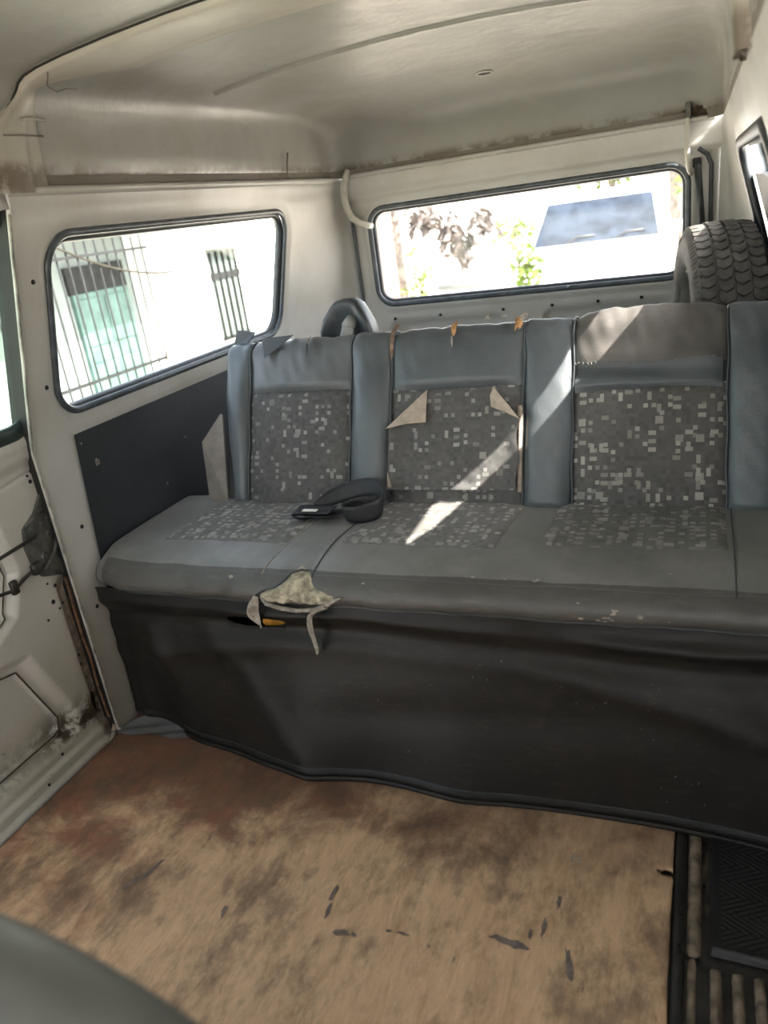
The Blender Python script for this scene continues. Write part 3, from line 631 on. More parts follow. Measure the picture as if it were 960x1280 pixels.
# base box under the cushion (behind the skirt)
MB().box(-1.39, 0.18, 1.43, 1.95, 0.0, 0.40).build('base_box', BLACK, be, False)
UU = np.array([0.39043, 0.92064]); NN = np.array([-0.92064, 0.39043]); B0 = np.array([1.712, 0.485]); LL = 0.478; RR = 0.052
def back_pt(x, s, h):
    """front face of the backrest, over the rounded top and down the rear"""
    s = np.asarray(s, float); h = np.asarray(h, float); s1 = LL - RR; s2 = s1 + PI * RR
    a = np.clip((s - s1) / RR, 0, PI)
    v = np.where(s < s1, s, np.where(s < s2, s1 + RR * np.sin(a), s1 - (s - s2)))
    d = np.where(s < s1, 0.0, np.where(s < s2, -RR + RR * np.cos(a), -2 * RR))
    nu = np.sin(a); nn = np.cos(a)
    vv = v + h * nu; dd = d + h * nn
    return x + 0 * s, B0[0] + vv * UU[0] + dd * NN[0], B0[1] + vv * UU[1] + dd * NN[1]
STOP = LL - RR + PI * RR + 0.30
def piece(name, x0, x1, s0, s1, bulge, mat, edge=0.010, nx=24, ns=40, parent=be, hfun=None, xf=None, send=(True, True), base=0.0):
    def fm(t, s):
        x = x0 + (x1 - x0) * t
        if xf is not None: x = x + xf(t, s)
        e = 1 - np.abs(2 * t - 1) ** 3
        es = np.ones_like(s)
        if send[0]: es = es * sstep(s, s0 - 1e-6, s0 + 0.018)
        if send[1]: es = es * sstep(s, s1 + 1e-6, s1 - 0.018)
        h = base + bulge * e * (0.35 + 0.65 * es) * (1 - 0.85 * sstep(s, 0.28, 0.46) * (s1 > 0.5)) - edge * (1 - e ** 0.4 * es) * (1 - 0.6 * sstep(s, 0.35, 0.46) * (s1 > 0.5))
        if hfun is not None: h = h + hfun(x, s)
        return back_pt(x, s, h)
    return panel(name, 0, 1, s0, s1, nx, ns, fm, mat, parent, flip=True, uvs=lambda t, s: (x0 + (x1 - x0) * t, s))
# solid core
MB().grid([[back_pt(x, s, -0.014) for x in np.linspace(-1.245, 0.165, 30)] for s in np.linspace(-0.05, STOP, 40)]).build('backrest_core', plain('core', (0.03, 0.03, 0.03), 0.8), be)
for x in (-1.245, 0.165):
    P = [tuple(float(c) for c in back_pt(x, s, -0.014)) for s in np.linspace(-0.05, STOP, 40)]
    mesh('backrest_end', P, [tuple(range(40))], VINYL_B, be, False)
SX = [-1.252, -1.172, -0.860, -0.745, -0.398, -0.280, 0.055, 0.172]
wr1 = lambda x, s: 0.0022 * wob(x * 6, s * 5, 1.5) + 0.003 * sstep(s, 0.30, 0.45) * wob(x * 11, s * 3, 1.2, 2)
# bolsters
piece('bolster', SX[0], SX[1], 0.0, STOP, 0.018, VINYL_B, hfun=lambda x, s: 0.012 * sstep(s, 0.25, 0.0) * -1 + wr1(x, s), xf=lambda t, s: -0.028 * (1 - t) * sstep(s, 0.35, 0.0) * -1)
piece('bolster', SX[2], SX[3], 0.0, STOP, 0.020, VINYL_B, hfun=wr1, ns=60)
piece('bolster', SX[4], SX[5], 0.0, STOP, 0.018, VINYL_B, hfun=wr1, ns=60)
piece('bolster', SX[6], SX[7], 0.0, STOP, 0.020, VINYL_B, hfun=wr1, ns=60)
# upper vinyl panels
piece('top_panel', SX[1], SX[2], 0.322, STOP, 0.014, VINYL, hfun=wr1, ns=60, nx=40)
tp = piece('top_panel', SX[3], SX[4], 0.312, STOP, 0.014, VINYL_B, hfun=wr1, ns=60, nx=40)
# right top panel: torn loose along its lower edge
def torn(t, s):
    low = 0.350 + 0.004 * np.sin(8 * t + 0.6) + 0.0012 * np.sin(43 * t) - 0.008 * sstep(t, 0.9, 1.0)
    return low
def fm_t(t, k):
    lo = torn(t, k); s = lo + (STOP - lo) * k; x = SX[5] + (SX[6] - SX[5]) * t
    e = 1 - np.abs(2 * t - 1) ** 4
    h = 0.014 * e - 0.008 * (1 - e ** 0.4) + wr1(x, s) + 0.014 * sstep(k, 0.10, 0.0) * e
    return back_pt(x, s, h)
panel('top_panel', 0, 1, 0, 1, 60, 70, fm_t, VINYL_W, be, flip=True)['label'] = 'brown worn vinyl torn loose along its lower edge'
piece('inner_band', SX[5] + 0.004, SX[6] - 0.010, 0.286, 0.38, 0.006, VINYL_B, edge=0.006, hfun=lambda x, s: 0.006 * sstep(s, 0.33, 0.296) * sstep(x, 0.1, -0.2) + 0.003 * np.sin(s * 90 + 4 * x))['label'] = 'dark smooth vinyl band bared by the tear'
# ragged white threads along the tear
mb = MB()
for t in np.linspace(0.02, 0.98, 36):
    lo = float(torn(np.array(t), 0)); x = SX[5] + (SX[6] - SX[5]) * t
    a = np.array([float(c) for c in back_pt(x, lo, 0.020)]); b = np.array([float(c) for c in back_pt(x + random.uniform(-.006, .006), lo - random.uniform(0.001, 0.006), 0.020)])
    mb.tube([a, b], 0.0007, 4)
mb.build('frayed_edge', RAG, be)
# fabric panels of the backrest
piece('fabric_panel', SX[1], SX[2], 0.0, 0.328, 0.012, FAB, nx=30, hfun=lambda x, s: 0.002 * wob(x * 7, s * 7))
piece('fabric_panel', SX[3], SX[4], 0.0, 0.318, 0.004, FAB, nx=30)
piece('fabric_panel', SX[5], SX[6], 0.0, 0.300, 0.012, FAB2, nx=30, hfun=lambda x, s: 0.002 * wob(x * 7, s * 7))
# middle seat: loose torn cover lying over the fabric, corners folded down
def cov_keep_sd(x, s):
    a = 0.31 - s                                                        # cut corners (positive = keep)
    c1 = (x + 0.745) - (s - 0.215) * (0.103 / 0.095)                     # upper left corner line
    c2 = (-0.402 - x) - (s - 0.228) * (0.070 / 0.080)
    return -np.minimum(c1, c2)
def fm_c(x, s):
    xx = x + 0.004 * np.sin(s * 60) * sstep(x, -0.43, -0.405)
    lift = 0.010 + 0.010 * sstep(np.abs(x + 0.57), 0.12, 0.17) + 0.012 * sstep(s, 0.075, 0.055) * (0.6 + 0.4 * np.sin(31 * x)) + 0.003 * wob(x * 8, s * 8)
    lift = np.where(s > 0.285, lift - 0.010 * sstep(s, 0.285, 0.31), lift)
    return back_pt(xx, s, lift)
panel('loose_cover', -0.742, -0.406, 0.055 , 0.31, 70, 60, fm_c, FAB, be, hole=lambda x, s: -cov_keep_sd(x, s) if False else np.minimum((x + 0.745) - (s - 0.215) * (0.103 / 0.095), (-0.402 - x) - (s - 0.228) * (0.070 / 0.080)), flip=True, uvs=lambda x, s: (x + 0.031, s + 0.07))['label'] = 'loose torn mosaic cover over the middle backrest'
def flap(pts, nm='folded_flap'):
    V = []; 
    for (x, s, h) in pts: V.append([float(c) for c in back_pt(x, s, h)])
    o = mesh(nm, V, [tuple(range(len(V)))], TAN, be, False); m_ = o.modifiers.new('thickness', 'SOLIDIFY'); m_.thickness = 0.002; o['label'] = 'tan backing of a corner folded over'
flap([(-0.641, 0.309, 0.014), (-0.748, 0.212, 0.026), (-0.690, 0.222, 0.032), (-0.640, 0.225, 0.026), (-0.640, 0.27, 0.022)])
flap([(-0.470, 0.308, 0.014), (-0.402, 0.226, 0.026), (-0.430, 0.240, 0.030), (-0.473, 0.258, 0.022), (-0.476, 0.285, 0.020)])
flap([(-0.744, 0.10, 0.022), (-0.738, 0.058, 0.030), (-0.726, 0.062, 0.034), (-0.735, 0.08, 0.026)])
piece('tan_strip', -0.412, -0.398, 0.05, 0.262, 0.006, TAN, edge=0.002, nx=6, ns=24)['label'] = 'tan backing strip beside the loose cover'
# tears along the top of the middle panel: foam showing
def tuft(x, s, w_, l_, mat, h=0.016, nm='foam_tear'):
    V = []; n = 12
    for k in range(n):
        a = 2 * PI * k / n; V.append([float(c) for c in back_pt(x + w_ * math.cos(a) * (0.6 + 0.6 * random.random()), s + l_ * math.sin(a) * (0.6 + 0.6 * random.random()), h)])
    V.append([float(c) for c in back_pt(x, s, h + 0.007)])
    mesh(nm, V, [(k, (k + 1) % n, n) for k in range(n)], mat, be)
ORF = plain('orange_foam', (0.42, 0.23, 0.10), 0.9, var=0.4, sc=80)
BRF = plain('brown_foam', (0.22, 0.15, 0.11), 0.9, var=0.4, sc=80)
tuft(-0.738, 0.43, 0.007, 0.050, BRF, 0.018); tuft(-0.735, 0.47, 0.008, 0.020, BRF, 0.018); tuft(-0.575, 0.455, 0.008, 0.022, ORF, 0.018); tuft(-0.577, 0.425, 0.003, 0.016, RAG, 0.017)
tuft(-0.412, 0.462, 0.012, 0.026, ORF, 0.016); tuft(-0.405, 0.475, 0.012, 0.018, RAG, 0.018); tuft(-0.495, 0.485, 0.008, 0.012, RAG, 0.017); tuft(-0.455, 0.485, 0.006, 0.012, RAG, 0.017)
tuft(-0.985, 0.44, 0.003, 0.028, VINYL_D, 0.0165, 'small_tear'); tuft(-0.983, 0.452, 0.003, 0.012, RAG, 0.0175)
# loose triangular patch at the top of the left backrest
V = [[float(c) for c in back_pt(x, s, h)] for x, s, h in ((-1.14, 0.47, 0.018), (-1.04, 0.475, 0.018), (-1.115, 0.415, 0.021))]
mesh('patch', V, [(0, 1, 2)], VINYL_B, be, False)
V = [(-1.262, 1.94, 0.90), (-1.215, 1.94, 0.905), (-1.245, 1.955, 0.945), (-1.19, 1.96, 0.935)]
mesh('cover_corner', V, [(0, 1, 3, 2)], VINYL_D, be, False).modifiers.new('t', 'SOLIDIFY').thickness = 0.004
# seams between panels
for x in SX[1:-1]:
    MB().tube([[float(c) for c in back_pt(x + 0.0015 * math.sin(s * 40), s, -0.001)] for s in np.linspace(0.0, STOP - 0.1, 60)], 0.0028, 6).build('seam', VINYL_D, be)
# side board at the left end
mesh('side_board', [(-1.312, 1.735, 0.485), (-1.244, 1.728, 0.50), (-1.252, 1.80, 0.735), (-1.268, 1.815, 0.735), (-1.322, 1.775, 0.665)], [(0, 1, 2, 3, 4)], plain('side_board_b', (0.21, 0.19, 0.17), 0.8), be, False).modifiers.new('t', 'SOLIDIFY').thickness = 0.006

# cushion: closed section swept along x
CP = [(1.80, 0.40), (1.80, 0.492), (1.78, 0.502), (1.72, 0.503), (1.64, 0.504), (1.56, 0.505), (1.48, 0.505), (1.43, 0.502), (1.39, 0.496), (1.36, 0.486), (1.338, 0.471), (1.324, 0.455), (1.318, 0.440), (1.321, 0.428), (1.330, 0.418), (1.345, 0.412), (1.40, 0.405)]
def cush(x, k):
    y, z = CP[k]
    e = min(1.0, (x + 1.43) / 0.03, (0.195 - x) / 0.03); e = max(e, 0.0); sh = 1 - math.sqrt(max(0, 1 - (1 - e) ** 2))
    yc, zc = 1.56, 0.45
    y = y + (yc - y) * 0.10 * sh; z = z + (zc - z) * 0.45 * sh
    w_ = 0.0035 * float(wob(x * 4, y * 6, 1.3)) + 0.0015 * float(wob(x * 17, y * 9, 1.0, 1.0))
    # dip along the two sewn seams, sag of the front near the tear
    for sx, sl_ in ((-0.905, 0.10), (-0.792, 0.10)):
        w_ -= 0.003 * math.exp(-((x - sx - (y - 1.52) * 0.10) / 0.006) ** 2) if z > 0.44 else 0
    if 2 <= k <= 8: z += w_
    elif k > 8: y -= w_ * 1.2
    if y < 1.42: y += 0.030 * math.exp(-((x + 1.43) / 0.10) ** 2)
    return (x, y, z)
def front_shade_band():  # shade on the forward-facing cushion front, put into a darker vinyl colour
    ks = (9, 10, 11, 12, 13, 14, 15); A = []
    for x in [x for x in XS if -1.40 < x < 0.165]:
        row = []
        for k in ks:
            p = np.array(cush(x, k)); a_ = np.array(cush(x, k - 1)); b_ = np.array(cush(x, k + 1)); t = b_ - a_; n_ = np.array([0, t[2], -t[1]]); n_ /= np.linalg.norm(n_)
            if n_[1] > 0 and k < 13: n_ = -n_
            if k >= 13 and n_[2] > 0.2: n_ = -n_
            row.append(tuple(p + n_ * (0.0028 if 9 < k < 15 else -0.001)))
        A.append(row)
    o = MB().grid(A).build('front_shade_band', vinyl('front_shade_vinyl', (0.088, 0.084, 0.080), 0.42, 0.5, (0.15, 0.135, 0.12), dust=0.6), cu); o['label'] = 'worn vinyl front edge of the cushion, shade painted in as a darker band'
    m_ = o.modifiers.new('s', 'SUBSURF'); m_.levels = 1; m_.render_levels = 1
def cush_top(x, y):
    ks = range(2, 13); ys = [cush(x, k)[1] for k in ks]; zs = [cush(x, k)[2] for k in ks]
    return float(np.interp(y, ys[::-1], zs[::-1]))
XS = list(np.linspace(-1.43, -1.38, 11)) + list(np.linspace(-1.37, 0.135, 150)) + list(np.linspace(0.145, 0.195, 7))
nk = len(CP); V = [cush(x, k) for x in XS for k in range(nk)]
F = [(i * nk + k, i * nk + (k + 1) % nk, (i + 1) * nk + (k + 1) % nk, (i + 1) * nk + k) for i in range(len(XS) - 1) for k in range(nk)]
F += [tuple(range(nk - 1, -1, -1)), tuple((len(XS) - 1) * nk + k for k in range(nk))]
cu = mesh('seat_cushion', V, F, VINYL_C, be)
md = cu.modifiers.new('s', 'SUBSURF'); md.levels = 1; md.render_levels = 1
front_shade_band()
def cfab(x0, x1, y0, y1, dx=0.0):
    nx, ny = 40, 16; A = np.zeros((nx + 1, ny + 1, 3)); uv = []
    for i in range(nx + 1):
        for j in range(ny + 1):
            t, u = i / nx, j / ny; y = y0 + (y1 - y0) * u; x = x0 + (x1 - x0) * t + dx * (y - 1.5)
            e = min(1, t * 20, (1 - t) * 20, u * 10 + 0.0); A[i, j] = (x, y, cush_top(x, y) - 0.003 + 0.0065 * e); uv.append((x, y))
    f = [(i * (ny + 1) + j, (i + 1) * (ny + 1) + j, (i + 1) * (ny + 1) + j + 1, i * (ny + 1) + j + 1) for i in range(nx) for j in range(ny)]
    mesh('seat_fabric', A.reshape(-1, 3), f, FABS, cu, uv=uv)
cfab(-1.275, -0.905, 1.445, 1.79, 0.06); cfab(-0.775, -0.395, 1.450, 1.79, 0.05); cfab(-0.320, 0.062, 1.475, 1.79)
for x0, dx in ((-0.915, 0.10), (-0.79, 0.05), (0.064, 0.0)):
    MB().tube([(x0 + dx * (y - 1.42), y, cush_top(x0 + dx * (y - 1.42), y) + 0.0012) for y in np.linspace(1.345, 1.72, 30)], 0.0016, 6).build('seat_seam', VINYL_D if dx < 0.08 else RAG, cu)
MB().tube([(x, 1.350 - 0.0, cush_top(x, 1.350) + 0.0002) for x in np.linspace(-1.36, 0.12, 120)], 0.0009, 6).build('front_seam', VINYL, cu)
MB().tube([(x, cush(x, 14)[1] - 0.001, cush(x, 14)[2] - 0.002) for x in np.linspace(-1.37, 0.13, 120)], 0.0022, 6).build('lower_piping', VINYL_D, cu)
# scuffs where the vinyl has worn to the cloth
def wear(x, k, s, n=1):
    for _ in range(n):
        xx = x + random.gauss(0, 1) * s; kk = k + random.gauss(0, 0.5) * (1 if n > 1 else 0); k0 = int(kk); fr = kk - k0
        a = np.array(cush(xx, k0)); b = np.array(cush(xx, k0 + 1)); c = a + (b - a) * fr; r = random.uniform(0.002, 0.005)
        t = (b - a) / np.linalg.norm(b - a); nrm = np.array([0, t[2], -t[1]]); nrm = nrm if nrm[1] < 0 else -nrm
        V = [c + nrm * 0.0060] + [c + nrm * 0.0040 + np.array([1, 0, 0]) * r * 1.7 * math.cos(q) * random.uniform(.5, 1.2) + t * r * math.sin(q) * random.uniform(.5, 1.2) for q in np.linspace(0, 2 * PI, 8)[:-1]]
        mesh('worn_spot', V, [(0, 1 + j, 1 + (j + 1) % 7) for j in range(7)], RAG, cu)
wear(-0.16, 12, 0.03, 10); wear(-0.30, 9, 0.002); wear(-0.36, 9, 0.002); wear(-0.425, 9, 0.003); wear(-0.665, 10, 0.001); wear(-1.0, 10, 0.001); wear(-0.27, 6, 0.002); wear(-0.05, 8, 0.002)

# torn front edge: bared foam, lip and hanging rags
def foam():
    nx, nz = 40, 18; A = np.zeros((nx + 1, nz + 1, 3))
    for i in range(nx + 1):
        for j in range(nz + 1):
            t, u = i / nx, j / nz
            x = -0.925 + 0.198 * t
            topz = np.interp(t, [0, 0.1, 0.3, 0.42, 0.5, 0.62, 0.72, 0.9, 1], [0.444, 0.452, 0.462, 0.484, 0.490, 0.484, 0.462, 0.450, 0.446]); botz = np.interp(t, [0, 0.12, 0.5, 0.85, 1], [0.440, 0.421, 0.413, 0.425, 0.440])
            z = botz + (topz - botz) * u
            prof = np.interp(z, [0.41, 0.428, 0.44, 0.455, 0.471, 0.486, 0.496], [1.330, 1.317, 1.313, 1.319, 1.333, 1.355, 1.388])
            e = min(1, t * 8, (1 - t) * 8, u * 4 + 0.15, (1 - u) * 4 + 0.15)
            n = mnoise.fractal((x * 70, z * 90, 1.3), 0.8, 2.0, 5)
            A[i, j] = (x, prof + 0.008 - 0.014 * e - 0.010 * n * e, z)
    return MB().grid(A).build('exposed_foam', FOAM, cu)
foam()['label'] = 'yellowed foam bursting through the torn front edge'
MB().tube([(-0.915, 1.313, 0.438), (-0.90, 1.306, 0.424), (-0.86, 1.302, 0.417), (-0.82, 1.302, 0.414), (-0.78, 1.304, 0.418), (-0.745, 1.308, 0.430), (-0.725, 1.311, 0.442), (-0.712, 1.312, 0.447)], [.003, .0045, .005, .005, .005, .0045, .004, .002], 8).build('torn_lip', RAG, cu)
MB().tube([(-0.927, 1.315, 0.440), (-0.90, 1.314, 0.455), (-0.875, 1.318, 0.462), (-0.855, 1.328, 0.475), (-0.84, 1.342, 0.488), (-0.82, 1.352, 0.491), (-0.80, 1.35, 0.489)], [.002, .003, .003, .003, .003, .003, .002], 6).build('torn_lip', VINYL_D, cu)
def rag(pts, wd, nm='hanging_rag'):
    A = []
    for i, (x, y, z, k) in enumerate(pts):
        A.append([(x + wd * k * s + 0.002 * math.sin(i * 3 + s * 5), y - 0.004 * math.cos(s * 2 + i), z + 0.003 * math.sin(i * 5 + s * 9)) for s in (-1, -0.5, 0, 0.5, 1)])
    o = MB().grid(A).build(nm, RAG, cu); m_ = o.modifiers.new('t', 'SOLIDIFY'); m_.thickness = 0.003
    m2 = o.modifiers.new('s', 'SUBSURF'); m2.levels = 1; m2.render_levels = 1
rag([(-0.925, 1.312, 0.442, .4), (-0.930, 1.306, 0.425, .8), (-0.938, 1.305, 0.405, 1.2), (-0.940, 1.308, 0.388, 1.3), (-0.930, 1.308, 0.372, .8), (-0.925, 1.308, 0.360, .15)], 0.013)
rag([(-0.745, 1.304, 0.428, .5), (-0.775, 1.300, 0.418, .6), (-0.792, 1.300, 0.402, .6), (-0.795, 1.302, 0.375, .7), (-0.792, 1.304, 0.345, .9), (-0.789, 1.305, 0.320, .7), (-0.790, 1.305, 0.305, .3)], 0.010)

# skirt
YB = (lambda xs: (xs, np.convolve(np.pad(YB0(xs), 24, mode='edge'), np.hanning(49) / np.hanning(49).sum(), 'valid')))
def YB0(x): return np.interp(x, [-1.43, -1.39, -1.33, -1.25, -1.19, -1.05, -0.97, -0.84, -0.68, -0.58, -0.47, -0.36, -0.26, -0.04, 0.13, 0.2], [1.325, 1.33, 1.345, 1.325, 1.30, 1.285, 1.262, 1.238, 1.262, 1.258, 1.243, 1.258, 1.260, 1.256, 1.243, 1.24])
YB = YB(np.linspace(-1.45, 0.22, 560))
def ybot(x): return np.interp(x, *YB)
def fm_s(x, t):
    yt = 1.342; z0 = 0.418; zb = 0.012 + 0.003 * np.sin(6 * x) + 0.02 * sstep(x, -1.2, -1.35)
    z = z0 + (zb - z0) * t
    y = yt + (ybot(x) - yt) * (t ** 1.15)
    r1 = 0.075 + 0.035 * np.sin(2.2 * (x + 0.95)) ** 2 + 0.02 * sstep(x, -0.3, 0.1)
    y = y - 0.016 * np.exp(-((t - r1) / 0.035) ** 2) * (0.5 + 0.5 * wob(x * 2.2, 0 * x, 1, 1)) + 0.012 * np.exp(-((t - r1 - 0.11) / 0.06) ** 2)
    y = y - 0.010 * np.sin(2.1 * x + 1.9 * t + 0.5) * np.sin(PI * np.clip(t, 0, 1)) - 0.004 * np.sin(5.3 * x - 3.1 * t + 2.0) * sstep(t, 0.02, 0.2) - 0.002 * np.sin(11 * x + 6 * t) - 0.007 * np.exp(-((t - 0.30 - 0.25 * (x + 0.7) ** 2 - 0.08 * np.sin(3 * x)) / 0.07) ** 2) + 0.006 * np.exp(-((t - 0.55 + 0.2 * (x + 0.3)) / 0.10) ** 2) * sstep(np.abs(x + 0.45), 0.6, 0.1) - 0.006 * np.exp(-((x + 1.18 - 0.35 * t) / 0.045) ** 2) * sstep(t, 0.0, 0.3) - 0.005 * np.exp(-((x + 0.02 - 0.2 * t) / 0.05) ** 2) * sstep(t, 0.0, 0.4)
    y = y - 0.018 * np.exp(-((x + 1.31 - 0.10 * t) / 0.05) ** 2) * sstep(t, 0.1, 0.5) * (1 - t) * 2 + 0.03 * sstep(x, -1.36, -1.43) * t
    y = y - 0.012 * np.exp(-((t - 0.10 - (x + 0.96) * 0.1) / 0.05) ** 2) * np.exp(-((x + 0.93) / 0.16) ** 2) + 0.0
    hem = sstep(t, 0.955, 0.97)
    return x, y - 0.003 * hem, z
def slit_h(x, t):
    c = 0.155 - 0.10 * (x + 0.96) - 0.05 * np.abs(x + 0.93)
    hw = 0.042 * np.sqrt(np.clip(1 - ((x + 0.962) / 0.082) ** 2, 0, 1))
    return (np.abs(t - c) - hw) * 0.4 + 0.003 * (np.abs(x + 0.962) > 0.082)
skp = panel('skirt', -1.425, 0.192, 0, 1, 260, 90, fm_s, SKIRT, be, hole=slit_h); skp['label'] = 'black vinyl skirt draped to the floor'
hx = np.linspace(-1.24, 0.19, 140)
MB().tube([tuple(float(c) for c in np.array(fm_s(np.array(x), np.array(0.995))) + np.array([0, -0.003, -0.003])) for x in hx], 0.0065, 8).build('hem', SKIRT, skp)
MB().tube([tuple(float(c) for c in np.array(fm_s(np.array(x), np.array(0.955))) + np.array([0, -0.001, 0.0])) for x in hx], 0.0016, 6).build('hem_stitch', RUBBER, skp)
MB().tube([tuple(float(c) for c in np.array(fm_s(np.array(x), np.array(0.20 - 0.10 * (x + 0.96) - 0.05 * abs(x + 0.93))))) for x in np.linspace(-1.04, -0.885, 20)], 0.004, 6).build('torn_rim', SKIRT, skp)
mb = MB(); A = []
for i in range(13):
    A.append([(-0.955 + 0.115 * i / 12, 1.375 - 0.018 * math.sin(PI * j / 8) + 0.004 * random.random(), 0.315 + 0.055 * j / 8) for j in range(9)])
mb.grid(A).build('padding', YELLOW, be)['label'] = 'yellow padding seen through the slit in the skirt'
# corner of the skirt spread out on the floor by the wall
cp = [[(-1.37 + 0.36 * i / 20 - 0.02 * j, 1.355 - 0.010 * i / 20 - (0.09 - 0.05 * (i / 20) ** 0.6) * j / 6 + 0.0, 0.010 + 0.020 * (1 - j / 6) ** 2 * (1 - i / 24) + 0.004 * math.sin(i * 0.9 + j)) for j in range(7)] for i in range(21)]
MB().grid(cp).build('skirt_corner', VINYL, be)['label'] = 'grey corner of the skirt spread on the floor'

# ------------------------------------------------------------------ seat belt
sbt = empty('seat_belt', (-0.84, 1.64, 0.505)); tag(sbt, 'black seat belt strap and buckle looped on the bench cushion', 'seat belt')
def ribbon(pts, wid, nm, parent, mat=WEB):
    # pts: (pos, width direction)
    from mathutils.geometry import interpolate_bezier
    P = [Vector(p) for p, _ in pts]; W_ = [Vector(q).normalized() for _, q in pts]; A = []
    n = len(P)
    def cr(a, b, c, d, t): return 0.5 * ((2 * b) + (-a + c) * t + (2 * a - 5 * b + 4 * c - d) * t * t + (-a + 3 * b - 3 * c + d) * t ** 3)
    for i in range(n - 1):
        for k in range(10):
            t = k / 10; p = cr(P[max(i - 1, 0)], P[i], P[i + 1], P[min(i + 2, n - 1)], t); w_ = (W_[i].lerp(W_[i + 1], t)).normalized()
            A.append([tuple(p + w_ * wid * s) for s in (-0.5, -0.25, 0, 0.25, 0.5)])
    A.append([tuple(P[-1] + W_[-1] * wid * s) for s in (-0.5, -0.25, 0, 0.25, 0.5)])
    o = MB().grid(A).build(nm, mat, parent); m_ = o.modifiers.new('t', 'SOLIDIFY'); m_.thickness = 0.0022; m_.offset = 0; return o
Zs = 0.512
ribbon([((-0.925, 1.60, Zs + 0.006), (0.1, 0.9, 0.5)), ((-0.90, 1.64, Zs + 0.022), (0.1, .6, .8)), ((-0.86, 1.668, Zs + 0.036), (0.0, .5, .9)), ((-0.80, 1.680, Zs + 0.050), (0.0, .4, .9)), ((-0.755, 1.672, Zs + 0.050), (.1, .35, .9)),
        ((-0.728, 1.645, Zs + 0.030), (.1, .3, .9)), ((-0.730, 1.605, Zs + 0.022), (-.1, .2, .95)), ((-0.765, 1.575, Zs + 0.020), (-.2, -.1, .95)), ((-0.800, 1.572, Zs + 0.022), (-.2, -.2, .95)), ((-0.812, 1.60, Zs + 0.022), (0.2, -.2, .95)), ((-0.79, 1.635, Zs + 0.020), (.2, .2, .95)), ((-0.75, 1.65, Zs + 0.020), (.1, .3, .95))], 0.046, 'strap', sbt)
ribbon([((-0.76, 1.70, Zs + 0.004), (.9, .2, .1)), ((-0.80, 1.64, Zs + 0.008), (.8, .5, .1)), ((-0.85, 1.61, Zs + 0.008), (.3, .9, .1)), ((-0.90, 1.605, Zs + 0.010), (.1, 1, .1)), ((-0.945, 1.60, Zs + 0.012), (0, 1, .15)), ((-0.95, 1.60, Zs + 0.02), (0, 1, 0.1)), ((-0.90, 1.60, Zs + 0.022), (0, 1, .1)), ((-0.85, 1.602, Zs + 0.02), (.2, 1, .1))], 0.046, 'strap', sbt)
MB().box(-0.955, -0.915, 1.578, 1.622, Zs + 0.0, Zs + 0.016, 0.005).build('buckle', plain('black_plastic', (0.012, 0.012, 0.013), 0.3), sbt)
mb = MB(); mb.box(-0.925, -0.885, 1.580, 1.592, Zs + 0.024, Zs + 0.0262)
o = mb.build('care_label', WLABEL, sbt, False); o['label'] = 'small white label'

# ------------------------------------------------------------------ folded dark hood behind the backrest
hd = empty('seat_hood', (-0.975, 2.12, 0.455)); tag(hd, 'dark padded vinyl hood standing behind the left backrest', 'hood')
def hood_ring(t):       # from front edge (0) to rear (1)
    return t
A = []
prof = [(-1.058, 0.455), (-1.055, 0.80), (-1.050, 0.90), (-1.035, 0.935), (-1.012, 0.968), (-1.000, 0.978), (-0.975, 0.983), (-0.950, 0.982), (-0.935, 0.974), (-0.915, 0.950), (-0.898, 0.915), (-0.888, 0.88), (-0.885, 0.80), (-0.882, 0.455)]
cx_, cz_ = -0.97, 0.80
for (yy, sc_) in ((2.104, 0.02), (2.103, 0.45), (2.100, 0.78), (2.090, 0.93), (2.092, 1.0), (2.115, 1.02), (2.15, 1.0), (2.18, 0.93), (2.20, 0.8), (2.205, 0.5)):
    A.append([(cx_ + (x - cx_) * sc_, yy + (0.015 if z > .96 else 0), z if z < 0.5 else cz_ + (z - cz_) * sc_) for x, z in prof])
MB().grid(A).build('shell', VINYL_D, hd)
mb = MB(); lathe(mb, [(-0.006, 0.002), (-0.006, 0.012), (0.0, 0.018), (0.03, 0.020), (0.05, 0.020)], (-0.955, 2.082, 0.912), (0, 1, 0.25), 20)
mb.tube([(-0.972, 2.083, 0.70), (-0.970, 2.083, 0.86), (-0.955, 2.085, 0.912)], [0.025, 0.023, 0.017], 12); mb.build('knob', plain('grey_plastic', (0.26, 0.26, 0.25), 0.5), hd)['label'] = 'pale grey rounded end inside the hood'

# ------------------------------------------------------------------ spare tyre
ty = empty('spare_tyre', (0.055, 2.40, 0.455)); tag(ty, 'dusty spare tyre with zigzag tread standing behind the bench', 'tyre')
TC = Vector((0.040, 2.40, 0.760)); yaw = math.radians(8); TA = Vector((math.cos(yaw), math.sin(yaw), 0.0)); RT = 0.303; HW = 0.088
mb = MB()
lathe(mb, [(-0.058, 0.175), (-0.075, 0.182), (-0.090, 0.205), (-0.096, 0.235), (-0.092, 0.262), (-0.082, 0.282), (-0.072, 0.2905), (-0.04, 0.2945), (0, 0.2955), (0.04, 0.2945), (0.072, 0.2905), (0.082, 0.282), (0.092, 0.262), (0.096, 0.235), (0.090, 0.205), (0.075, 0.182), (0.058, 0.175)], TC, TA, 96)
mb.build('carcass', TYRE, ty)
ea = TA.orthogonal().normalized(); eb = TA.cross(ea)
def tp_(h, th, r): d = ea * math.cos(th) + eb * math.sin(th); return TC + TA * h + d * r
mb = MB(); NB = 60
